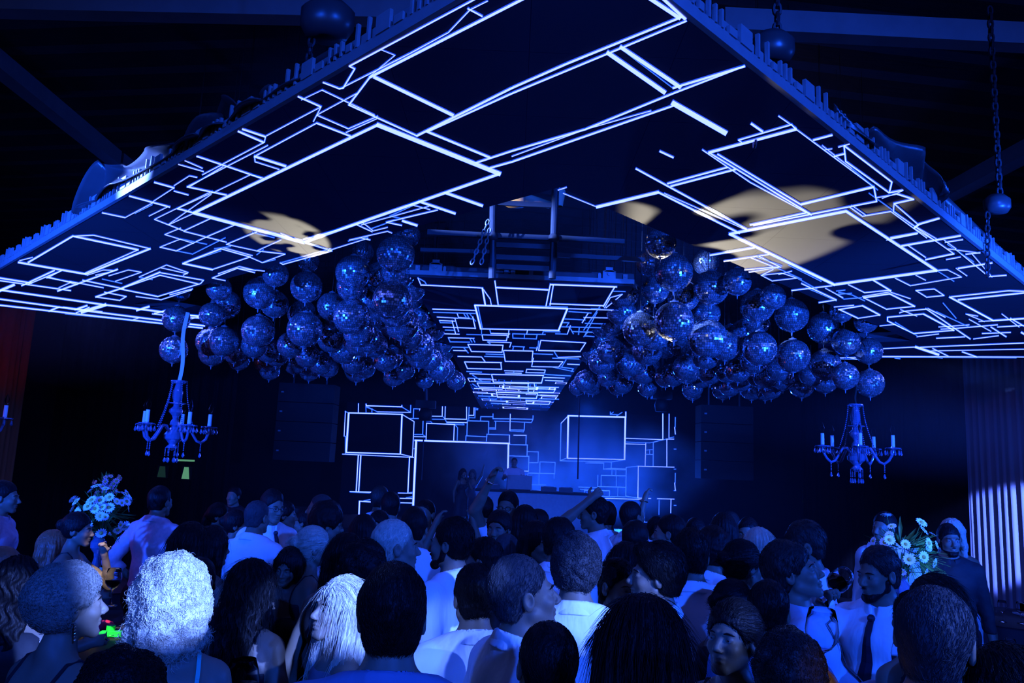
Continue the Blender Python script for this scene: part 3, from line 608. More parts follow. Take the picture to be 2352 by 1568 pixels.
UP_R = [(1547,625,90,'large upper mirror ball with pale tan lit right side, right of the truss'),
 (1633,661,82,'upper mirror ball with orange glint, second from the runway in the right cluster'),
 (1517,558,74,'dark mirror ball under the right screen edge, highest of the right cluster'),
 (1739,703,78,'upper mirror ball with pink lit underside, third in the right cluster'),
 (1818,724,78,'upper mirror ball with long white glint and two warm sparks, right cluster'),
 (1891,754,72,'upper mirror ball fifth from the runway, right cluster'),
 (1943,785,64,'upper mirror ball next to the lone right pair'),
 (1995,806,62,'lone upper mirror ball above the right chandelier, top of a string of two'),
 (1989,738,54,'dim mirror ball under the right screen corner'),
 (1933,714,54,'dim mirror ball under the right screen edge near the outer end'),
 (1775,683,60,'dim mirror ball behind the third and fourth upper balls, right cluster'),
 (1693,647,66,'dim mirror ball behind the second upper ball, right cluster'),
 (1622,602,64,'dark mirror ball just below the tan patch on the right screen'),
 (1490,606,58,'small mirror ball with bright square glints left of the pale-sided ball'),
 (1505,665,66,'dark upper mirror ball partly behind the pale-sided ball, right cluster')]
LO_R = [(1548,738,92,'large lower mirror ball below the pale-sided ball, right cluster'),
 (1626,778,92,'large lower mirror ball with bright white lower right rim, right cluster'),
 (1744,800,80,'large lower mirror ball with white net of tiles on its right, right cluster'),
 (1821,817,78,'lower mirror ball fourth from the runway, right cluster'),
 (1895,838,72,'lower mirror ball fifth from the runway, right cluster'),
 (1941,864,62,'lower mirror ball beside the lone right pair with one big white glint'),
 (1998,880,64,'lone lower mirror ball hanging right above the right chandelier'),
 (1500,768,76,'lower mirror ball half behind the one below the pale-sided ball'),
 (1486,805,70,'lower mirror ball with lit lower right, second back along the runway, right cluster'),
 (1445,835,62,'third lower mirror ball back along the runway, right cluster'),
 (1484,706,60,'mirror ball whose lower half shows a white net of tiles, beside the runway'),
 (1624,720,62,'mirror ball with white netted underside between upper and lower front balls, right cluster'),
 (1326,889,38,'small last mirror ball of the right cluster beside the far runway edge'),
 (1362,886,42,'small bottom row mirror ball second from the far runway edge, right cluster'),
 (1395,866,46,'mirror ball third from the far runway edge, right cluster'),
 (1487,890,44,'small bottom row mirror ball with bright white lower rim, right cluster'),
 (1591,895,48,'bottom row mirror ball under the large pair, right cluster'),
 (1660,893,50,'bottom row mirror ball left of the netted ball, right cluster'),
 (1726,892,54,'bottom row mirror ball, left one of the overlapping bottom pair'),
 (1757,893,56,'bottom row mirror ball, right one of the overlapping bottom pair'),
 (1841,886,56,'bottom row mirror ball under the fourth lower front ball, right cluster'),
 (1895,876,56,'bottom row mirror ball peeping below the fifth lower front ball'),
 (1798,870,54,'bottom row mirror ball between the overlapping pair and the fourth front ball')]
placed = []
def put(lst, z, grp):
    for x, y, d, lab in lst:
        lone = 'lone ' in lab or 'half hidden' in lab or 'next to the lone' in lab or 'beside the lone' in lab
        p = atZ(x, y, z - (.16 if lone else 0))
        D = d / F_PX * p.y
        if not (.2 < D < .36):                      # ball of a different string length: keep its size, move along the sight line
            D = min(.33, max(.24, D)); Y = D * F_PX / d; p = atY(x, y, Y)
        for q, DQ in BALLS:
            if (q - p).length < (DQ + D) * .5:
                p = p + (p - CAM_P).normalized() * ((DQ + D) * .5)
        mirror_ball(p, D, lab, grp); placed.append(p)
GL, GR = 'mirror balls hung in the left cluster', 'mirror balls hung in the right cluster'
put(UP_L, ZU, GL); put(LO_L, ZLO, GL); put(UP_R, ZU, GR); put(LO_R, ZLO, GR)
rnd = random.Random(11)
for side in (-1, 1):
    for ci, cx in enumerate((.93, 1.38, 1.82, 2.28, 2.74, 3.2)):
        yfront = 5.5 + (cx - .87) * 1.05
        for ri in range(14):
            yy = yfront + .45 + ri * (.5 if ri < 6 else .6)
            if yy > 10.7: break
            for z in (ZLO, ZU):
                if z > ZU - .1 and cx > 2.5: continue
                p = Vector((side * cx + rnd.uniform(-.06, .06), yy + rnd.uniform(-.12, .12), z + rnd.uniform(-.05, .05)))
                if side < 0: p.x -= .02
                D = .27
                if any((p - q).length < (D + dq) * .5 + .005 for q, dq in BALLS): continue
                mirror_ball(p, D, ('mirror ball packed inside the left cluster behind its front row' if side < 0 else 'mirror ball packed inside the right cluster behind its front row'), GL if side < 0 else GR)
# ------------------------------------------------------------------ chandeliers
def chandelier(px, ytop, Y, arms, rot, label, Rm=.30, strap=True):
    top = atY(px, ytop, Y)
    rt = empty('chandelier', top, rot); tag(rt, label, 'chandelier', 'crystal chandeliers')
    H = .62
    mb = MB()
    mb.lathe([(.002, 0), (.075, 0), (.078, -.012), (.05, -.03), (.03, -.035), (.035, -.06), (.045, -.10), (.046, -.16), (.035, -.20), (.03, -.205),
              (.085, -.212), (.088, -.222), (.03, -.23), (.03, -.245), (.06, -.275), (.062, -.30), (.03, -.335), (.022, -.36), (.04, -.39), (.045, -.42),
              (.03, -.44), (.06, -.47), (.085, -.51), (.08, -.55), (.05, -.575), (.03, -.60), (.05, -.62), (.06, -.635), (.02, -.65), (.002, -.66)], 20)
    mb.build('glass_column', M['crystal'], rt, smooth=False)
    def drop(b, p, n, r=.007, tear=True):
        for i in range(n): b.ball((p[0], p[1], p[2] - i * r * 2.2), r, 6, 4)
        if tear:
            z = p[2] - n * r * 2.2
            b.lathe([(.001, z), (.007, z - .012), (.013, z - .035), (.009, z - .045), (.001, z - .052)], 6, (p[0], p[1], 0))
    for k in range(arms):
        a = 2 * math.pi * k / arms; ca, sa = math.cos(a), math.sin(a)
        def P(r, z): return (r * ca, r * sa, z)
        mb = MB(); pts = [P(.04, -.50), P(.09, -.43), P(.13, -.43), P(.17, -.50), P(.21, -.56), P(.25, -.575), P(.29, -.54), P(Rm, -.47), P(Rm, -.44)]
        sm = []
        for i in range(len(pts) - 1):
            for t in (0, .5): sm.append(tuple(pts[i][j] * (1 - t) + pts[i + 1][j] * t for j in range(3)))
        sm.append(pts[-1]); mb.tube(sm, .013, 8)
        ao = mb.build('arm', M['crystal'], rt, smooth=True)
        mb = MB(); mb.lathe([(.01, -.445), (.055, -.435), (.075, -.425), (.072, -.418), (.02, -.43), (.018, -.41), (.002, -.41)], 14, P(Rm, 0)); mb.build('drip_pan', M['crystal'], ao)
        mb = MB(); mb.lathe([(.001, -.41), (.018, -.41), (.017, -.30), (.001, -.30)], 12, P(Rm, 0)); mb.build('candle_sleeve', M['candle_white'], ao, smooth=False)
        mb = MB(); mb.lathe([(.008, -.30), (.009, -.285), (.02, -.262), (.022, -.245), (.012, -.215), (.003, -.195), (.001, -.19)], 12, P(Rm, 0)); mb.build('bulb', M['glass'], ao, smooth=True)
        for q in range(6):
            b = 2 * math.pi * q / 6; mb = MB(); drop(mb, (Rm * ca + .07 * math.cos(b), Rm * sa + .07 * math.sin(b), -.43), 1, .005); mb.build('crystal_drop', M['crystal'], ao)
        mb = MB(); drop(mb, P(.25, -.59), 5); mb.build('crystal_drop', M['crystal'], ao)
        mb = MB()
        for i in range(24):
            t = i / 23; r = .072 + (.17 - .072) * t ** 1.6; z = -.02 - .42 * t; mb.ball(P(r, z), .0075, 6, 4)
        mb.build('bead_strand', M['crystal'], ao)
    for q in range(6):
        b = 2 * math.pi * q / 6; mb = MB(); drop(mb, (.055 * math.cos(b), .055 * math.sin(b), -.64), 6, .006); mb.build('crystal_drop', M['crystal'], rt)
    if strap:
        mb = MB(); prev = []
        for i in range(16):
            t = i / 15; prev.append(Vector((.012 * math.sin(t * 7), 0, .002 + t * strap)))
        for a, b in zip(prev[:-1], prev[1:]): mb.bar(a, b, .032, .02, up=(0, 1, 0))
        mb.build('fabric_sleeve', M['candle_white'] if strap > .3 else M['cable'], rt)
    return rt
chandelier(412, 874, 7.4, 5, .5, 'crystal chandelier on the left, hung by a pale fabric sleeve', .31, .66)
chandelier(1964, 928, 7.7, 5, 1.9, 'crystal chandelier on the right, below the lone mirror ball pair', .33, .25)
chandelier(-62, 850, 7.2, 5, 2.1, 'crystal chandelier cut off by the left picture edge', .31, .3)

# ------------------------------------------------------------------ stage and its screen
YS = 22.2
def upS(x, y): return atY(x, y, YS)
root = empty('stage_screen', upS(1170, 1100)); tag(root, 'big upright led wall behind the dj with glowing white box outlines', 'led screen')
a, b = upS(790, 928), upS(1556, 950); c, d = upS(780, 1235), upS(1556, 1245)
mb = MB(); x0, x1 = (a.x + c.x) / 2, (b.x + d.x) / 2; zt, zb = (a.z + b.z) / 2, 0.0
mb.box(((x0 + x1) / 2, YS + .06, (zt + zb) / 2), (x1 - x0, .1, zt - zb)); mb.build('screen_panel', M['led_panel_stage'], root, world_coords=True)
SA = [(35,745,890,785,9),(105,250,755,268,16),(110,250,80,722,22),(80,725,730,745,16),(730,745,750,268,18),(750,268,895,355,9),(895,355,875,775,9),(730,745,880,780,9),(68,232,105,250,8),(70,232,55,530,9),(55,530,90,535,8),(70,540,70,745,8),
 (227,140,225,245,9),(318,145,320,165,750,178,14),(748,160,750,180,10),(318,170,455,238,6),(455,238,850,245,9),(750,180,855,245,7),(855,160,852,245,8),(315,170,318,245,5),(390,200,388,245,7),(318,180,390,210,5),
 (890,200,965,203,8),(890,200,885,310,8),(965,165,962,285,10),(840,318,955,318,8),(895,510,1000,510,7),(1003,345,998,510,8),(895,535,1038,538,9),(1000,512,1035,538,6),
 (1095,290,1235,292,10),(1235,175,1232,290,9),(1270,175,1265,320,9),(1235,292,1268,322,6),(1260,322,1530,328,10),(1115,326,1260,328,6),(1265,325,1285,362,6),(1285,360,1535,368,9),(1285,368,1475,372,8),(1475,372,1495,392,5),(1390,390,1495,394,6),
 (1525,180,1525,330,9),(1555,185,1550,330,7),(1615,190,1612,280,1550,280,9),(1630,190,1625,310,1555,308,6),(1640,195,1660,198,1658,213,1635,212,6),
 (1045,375,1385,390,12),(1045,375,1038,575,9),(1378,395,1370,580,11),(1385,390,1417,430,6),(1417,430,1412,580,6),(1045,348,1090,350,1110,370,4),
 (1535,345,1790,352,8),(1535,345,1528,525,8),(1520,525,1770,538,8),(1518,525,1515,585,8),(1770,505,1762,590,8),(1790,352,1788,500,8),(1770,508,2040,515,8),(1800,430,1870,432,7),(1800,445,1875,447,5),(1875,350,1870,445,8),(1695,295,1692,345,6),(1695,295,1840,297,7),
 (1842,262,1842,320,7),(1842,320,2230,325,8),(1860,350,2090,356,6),(2050,265,2045,465,9),(2045,455,2091,455,8),(2050,470,2091,470,5),(2040,515,2038,610,9),
 (905,580,2040,618,20),(920,580,884,1355,26),(2028,618,2020,985,22),(2035,630,2091,632,6),(2035,766,2091,766,6),(2020,943,2050,945,8),
 (225,760,200,1190,15),(255,765,230,1190,16),(840,785,820,1210,15),(125,1195,410,1203,13),(130,1200,360,1212,6),(705,1212,870,1215,10),(820,1210,875,1203,7),(715,1275,870,1278,10),(800,1268,870,1258,7),(715,1328,880,1332,13),(240,1310,390,1320,14),(240,1310,233,1465,17),(290,1305,420,1282,7),(890,680,900,680,6)]
SB = [(0,322,230,328,8),(0,356,212,366,6),(232,285,230,330,8),(230,330,212,366,6),(130,370,125,455,8),(0,455,125,457,8),(0,470,115,478,125,458,5),(0,518,152,520,9),(150,520,146,632,8),(0,632,165,635,8),(163,635,160,768,8),(0,768,182,772,8),(182,772,178,950,8),(45,946,178,950,9),
 (162,715,295,718,6),(295,718,292,845,6),(182,848,290,848,8),(315,838,498,845,5),(315,838,312,975,6),(498,845,492,980,5),(175,972,492,980,8),(305,980,303,1110,4),(170,980,170,1045,4),(210,1112,385,1115,4),(485,985,485,1035,3),
 (303,1190,475,1192,8),(303,1190,300,1300,7),(280,1180,405,1182,4),(285,1182,282,1290,3),
 (655,285,1345,302,18),(655,285,645,790,22),(645,795,1335,810,14),(1340,302,1330,810,20),(655,285,568,375,9),(568,375,558,822,8),(558,822,645,790,8),(558,825,1170,840,8),(1170,840,1335,812,8),(1345,240,1345,300,15),(1160,240,1160,268,7),(1160,268,1245,270,6),(1160,268,1195,242,5),(1225,292,1300,245,6),
 (1345,555,1795,572,10),(1350,600,1635,610,6),(1345,622,1585,628,10),(1790,262,1790,570,13),(1865,265,1863,550,9),(1865,552,1922,540,6),(1795,572,1675,605,6),(1830,565,1922,565,10),(1635,610,1835,565,6),(1838,565,1838,895,11),(1585,612,1577,890,10),(1585,700,1635,692,1672,692,5),(1632,692,1632,745,6),(1580,747,1672,750,8),(1675,605,1673,890,8),
 (1940,305,1938,420,7),(1932,422,1940,505,10),(1925,685,1948,685,6),(1940,975,1938,1090,7),(1932,1090,1940,1180,10),(1925,925,1945,925,6),(1925,1360,1948,1360,6),(1925,1183,1945,1183,6),
 (1490,890,1925,902,10),(1495,895,1490,1270,11),(1490,890,1350,905,7),(1350,905,1345,1250,6),(1172,842,1170,915,7),(1080,850,1078,925,5),(865,852,1080,855,6),(890,842,1078,850,4),(1078,925,1172,915,1345,922,7),(1080,925,1345,933,5),(1050,1000,1345,1006,6),(1010,1000,1008,1135,4),(1050,1000,1048,1130,4),(1008,1135,1340,1142,6),(1180,935,1178,1000,3),(1228,935,1225,1000,3),(1232,1006,1230,1140,3),
 (780,1140,1025,1148,6),(800,1168,1150,1185,5),(850,1180,1150,1186,7),(1150,1186,1148,1250,5),(850,1180,850,1215,4),(1025,1148,1022,1165,4),(680,1272,710,1275,8),(1060,1252,1340,1258,6),(1345,1250,1490,1272,7),(1100,1275,1570,1290,9),(1490,1272,1645,1278,9),(1725,1280,1925,1285,10),(1570,1290,1568,1560,8),(1888,1285,1885,1450,9),(1745,1300,1743,1470,5),(1545,1560,1620,1563,4),(1250,1145,1248,1250,3)]
fw1, fw2 = Vector((0, -.006, 0)), Vector((0, -.003, 0))
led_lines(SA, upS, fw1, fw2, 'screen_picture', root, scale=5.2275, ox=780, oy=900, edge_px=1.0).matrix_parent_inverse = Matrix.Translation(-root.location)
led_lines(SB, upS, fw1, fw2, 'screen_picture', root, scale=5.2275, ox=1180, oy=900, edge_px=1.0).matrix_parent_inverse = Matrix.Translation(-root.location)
STZ = .5
mb = MB(); mb.box((.4, 20.0, STZ / 2), (11, 4.2, STZ)); tag(mb.build('stage', M['stage']), 'low black stage platform in front of the led wall', 'stage')
# dj desk, laptop and gear
dj = empty('dj_booth', (.15, 18.55, STZ)); tag(dj, 'hazy blue dj desk in front of the led wall', 'dj booth')
mb = MB(); mb.box((.35, 0, .95), (2.6, .7, .05)); mb.build('worktop', M['speaker'], dj)
mb = MB(); mb.box((.35, -.3, .46), (2.55, .05, .92)); mb.build('front_panel', M['frame_metal'], dj)
lp = empty('laptop', (.22, 18.4, STZ + .98)); tag(lp, 'open dark laptop with its lid towards the crowd on the dj desk', 'laptop')
mb = MB(); mb.box((0, .1, .01), (.5, .3, .02)); mb.build('keyboard_base', M['speaker'], lp)
mb = MB(); mb.box((0, -.06, .17), (.56, .02, .34), Matrix.Rotation(R(8), 3, 'X')); mb.build('lid', M['frame_metal'], lp)
for i, (dx, w) in enumerate(((-.55, .32), (.75, .35), (1.15, .3))):
    g = empty('dj_player', (.15 + dx, 18.5, STZ + .975)); tag(g, ['flat player left of the laptop on the dj desk', 'flat player just right of the laptop on the dj desk', 'mixer box at the right end of the dj desk'][i], 'dj player')
    mb = MB(); mb.box((0, 0, .05), (w, .35, .10)); mb.build('case', M['frame_dark'], g)
    mb = MB(); mb.lathe([(.12, .10), (.12, .115), (.001, .115)], 20); mb.build('jog_wheel', M['frame_metal'], g)

# loudspeaker stacks beside the stage
def line_array(x0, x1, ytop, ybot, Y, label):
    A = atY(x0, ytop, Y); B = atY(x1, ybot, Y)
    rt = empty('line_array_speaker', ((A.x + B.x) / 2, Y, B.z)); tag(rt, label, 'loudspeaker')
    w = abs(B.x - A.x); h = (A.z - B.z) / 4
    for i in range(4):
        mb = MB(); mb.box((0, 0, h * (i + .5)), (w, .5, h * .96)); c_ = mb.build('cabinet', M['speaker'], rt)
        mb = MB(); mb.box((-w * .42, -.27, h * (i + .5)), (.05, .03, .03)); mb.build('handle_plate', M['frame_metal'], c_)
    mb = MB(); mb.bar((-w * .3, 0, h * 4), (-w * .3, 0, h * 4 + 1.5), .03); mb.bar((w * .3, 0, h * 4), (w * .3, 0, h * 4 + 1.5), .03); mb.build('hanging_bar', M['truss'], rt)
line_array(1604, 1722, 930, 1104, 16.0, 'black hanging speaker column right of the stage screen')
line_array(650, 762, 880, 1062, 16.0, 'black hanging speaker column left of the stage screen')
def hang_lamp(x, ytop, ybot, Y, label):
    p = atY(x, ybot, Y); q = atY(x + 2, ytop, Y)
    rt = empty('hanging_spotlight', p); tag(rt, label, 'spotlight')
    mb = MB(); mb.box((0, 0, .18), (.36, .24, .14)); mb.build('base_box', M['speaker'], rt)
    mb = MB(); mb.lathe([(.001, -.12), (.11, -.12), (.13, .0), (.10, .1), (.001, .1)], 14); mb.build('lamp_head', M['speaker'], rt, smooth=True)
    mb = MB(); mb.tube([(.0, 0, .25), (q.x - p.x, 0, q.z - p.z), (q.x - p.x, 0, 6.5 - p.z)], .03, 8); mb.build('hanging_pole', M['truss'], rt)
    return rt
hang_lamp(977, 890, 951, 14.5, 'black moving head lamp on a pole left of the big white outline')
hang_lamp(1519, 900, 930, 14.5, 'black moving head lamp on a pole above the right part of the stage screen')
mb = MB(); mb.tube([atY(1331, 905, 14), atY(1327, 1100, 14)], .014, 6); tag(mb.build('hanging_cable', M['truss']), 'thin cable hanging in front of the right white cube outline', 'cable')
mb = MB(); mb.tube([atY(973, 1005, 14), atY(968, 1102, 14)], .014, 6); tag(mb.build('hanging_cable', M['truss']), 'thin cable hanging under the left moving head lamp', 'cable')

# exit signs and doors glowing at the back
for (x, y, w, h, m, lab) in ((428, 1086, 15, 28, 'exit', 'brighter pale green lit sign at the left back wall'), (373, 1083, 17, 26, 'exit_dim', 'dim teal lit sign left of the brighter green one'),
                        (1852, 1140, 18, 27, 'exit_dim', 'dim grey green lit sign at the right back wall')):
    Y = 14.05 if x < 1000 else 24.85; A = atY(x - w / 2, y - h / 2, Y); B = atY(x + w / 2, y + h / 2, Y)
    rt = empty('lit_sign', ((A.x + B.x) / 2, Y, B.z)); tag(rt, lab, 'sign')
    mb = MB(); mb.add([(A.x - rt.location.x + .03, -.02, A.z - B.z), (B.x - rt.location.x - .03, -.02, A.z - B.z), (B.x - rt.location.x, -.02, 0), (A.x - rt.location.x, -.02, 0)], [(0, 3, 2, 1)]); mb.build('lit_panel', M[m], rt)
    mb = MB(); mb.box((0, .02, (A.z - B.z) / 2), (B.x - A.x + .02, .06, A.z - B.z + .02)); mb.build('housing', M['speaker'], rt)
for (x, y) in ((424, 1057), (1957, 1084)):
    p = atY(x, y, 14.1 if x < 1000 else 24.9); mb = MB(); mb.box(p, (.3, .15, .03)); tag(mb.build('emergency_light', M['exit']), 'thin green strip lamp above the %s' % ('brighter green sign' if x < 1000 else 'flowers, under the right chandelier'), 'lamp')

# ------------------------------------------------------------------ curtains
def curtain(name, x0, y0, x1, y1, z0, z1, folds, m, label, amp=.07, seed=0):
    rn = random.Random(seed); n = folds * 8; rows = 10; vs = []; fs = []
    dx, dy = x1 - x0, y1 - y0; L = math.hypot(dx, dy); nx, ny = -dy / L, dx / L
    ph = [rn.uniform(0, 6.28) for _ in range(4)]
    for j in range(rows + 1):
        z = z0 + (z1 - z0) * j / rows
        for i in range(n + 1):
            t = i / n; s = t * folds * 2 * math.pi
            off = amp * (math.sin(s + .6 * math.sin(s * .31 + ph[0]) + .15 * math.sin(z * 1.3 + i * .2)) + .4 * math.sin(s * 2.3 + ph[1]))
            vs.append((x0 + dx * t + nx * off, y0 + dy * t + ny * off, z))
    for j in range(rows):
        for i in range(n):
            a = j * (n + 1) + i; fs.append((a, a + 1, a + n + 2, a + n + 1))
    mb = MB(); mb.add(vs, fs); o = mb.build(name, m, smooth=True)
    sm = o.modifiers.new('thick', 'SOLIDIFY'); sm.thickness = .012
    tag(o, label, 'curtain'); return o
A = atY(2225, 1200, 10.5); B = atY(2420, 1200, 9.2)
curtain('curtain', A.x, A.y, B.x, B.y, 0, 4.0, 11, M['curtain_grey'], 'pale pleated curtain lit by a round blue-white spotlight, far right', .05, 3)
curtain('curtain', -7.9, 13.5, -5.2, 14.6, 0, 4.6, 16, M['curtain_dark'], 'black pleated curtain behind the left chandelier', .07, 5)
curtain('curtain', 5.4, 14.6, 8.9, 13.0, 0, 4.6, 16, M['curtain_dark'], 'black pleated curtain behind the right chandelier', .07, 6)
A = atY(-60, 900, 9.5); B = atY(48, 900, 10.2)
curtain('curtain', A.x, A.y, B.x, B.y, 0, 4.4, 7, M['curtain_red'], 'rust coloured curtain at the left picture edge', .06, 7)

# ------------------------------------------------------------------ satin cloth thrown over the screen edge
def drape(name, pts_px, h_px, label, z0=.06, seed=0):
    """crumpled cloth lying over the outer rim: rows from the rim upward"""
    rn = random.Random(seed); rows = 14; vs = []; fs = []; n = (len(pts_px) - 1) * 12
    def sample(L, t):
        f = t * (len(L) - 1); i = min(int(f), len(L) - 2); u = f - i; u = u * u * (3 - 2 * u)
        return [L[i][k] * (1 - u) + L[i + 1][k] * u for k in range(len(L[0]))]
    for j in range(rows + 1):
        v = j / rows
        for i in range(n + 1):
            t = i / n; b = sample(pts_px, t); h = sample([(q,) for q in h_px], t)[0]
            p = atZ(b[0], b[1], ZC_LED + z0)
            up = h * v / F_PX * p.y * 1.15
            inw = .10 * math.sin(v * 3.0) + .03 * math.sin(t * 11 + v * 3 + seed)
            fold = .05 * math.sin(t * 9 + v * 4 + math.sin(t * 5) * 2 + seed) + .015 * math.sin(t * 23 + v * 6)
            vs.append((p.x + inw * .6 + fold * .4, p.y + inw * .6 - fold, p.z + up + fold * .5 * v))
    for j in range(rows):
        for i in range(n):
            a = j * (n + 1) + i; fs.append((a, a + 1, a + n + 2, a + n + 1))
    mb = MB(); mb.add(vs, fs); o = mb.build(name, M['black_cloth'], smooth=True)
    sm = o.modifiers.new('thick', 'SOLIDIFY'); sm.thickness = .006
    tag(o, label, 'cloth'); return o
drape('satin_drape', [(165, 478), (215, 450), (262, 425), (330, 385), (400, 345), (455, 315)], [4, 70, 55, 52, 40, 8], 'dark satin cloth bunched over the left screen edge, brightly lit ridge', seed=1)
drape('satin_drape', [(425, 330), (470, 305), (505, 285), (545, 262), (600, 232)], [6, 62, 85, 30, 6], 'pointed fold of dark satin standing up on the left screen edge', seed=2)
drape('satin_drape', [(590, 235), (650, 205), (720, 170), (800, 130), (880, 95)], [6, 20, 34, 36, 10], 'flat dark satin strip over the left screen edge near the hoist', seed=3)
drape('satin_drape', [(1890, 262), (1990, 335), (2100, 420), (2150, 462)], [6, 22, 60, 6], 'dark pointed cloth hanging over the right screen edge', seed=4)
mb = MB(); mb.tube([atZ(2158, 455, ZC_LED + .16), atZ(2252, 545, ZC_LED + .12)], .035, 10); tag(mb.build('rolled_cloth', M['black_cloth'], smooth=True), 'rolled dark cloth tube on the right screen edge, upper one', 'cloth')
mb = MB(); mb.tube([atZ(2258, 550, ZC_LED + .13), atZ(2400, 672, ZC_LED + .12)], .035, 10); tag(mb.build('rolled_cloth', M['black_cloth'], smooth=True), 'rolled dark cloth tube on the right screen edge, lower one', 'cloth')
def hoist(x, y, Z, s, label):
    p = atZ(x, y, Z); rt = empty('chain_hoist', p); tag(rt, label, 'hoist')
    mb = MB(); mb.lathe([(.001, -.10 * s), (.09 * s, -.10 * s), (.12 * s, -.02), (.12 * s, .06 * s), (.07 * s, .12 * s), (.001, .13 * s)], 16, sx=1.3); mb.build('motor_body', M['black_cloth'], rt, smooth=True)
    mb = MB(); chain(mb, (0.02, 0, .12 * s), (.02, 0, 1.3), .06, .008); mb.build('lifting_chain', M['truss'], rt); mb = MB(); chain(mb, (-.06, 0, -.1 * s), (-.08, 0, -.45), .05, .006); mb.build('slack_chain', M['truss'], rt)
hoist(752, 50, ZC_LED + .45, .75, 'black chain hoist hanging over the left screen near the picture top')
hoist(2290, 470, ZC_LED + .28, .5, 'small hoist on a thin cable above the right screen edge')
hoist(1775, 112, ZC_LED + .42, .6, 'black chain hoist above the right screen near the beam')
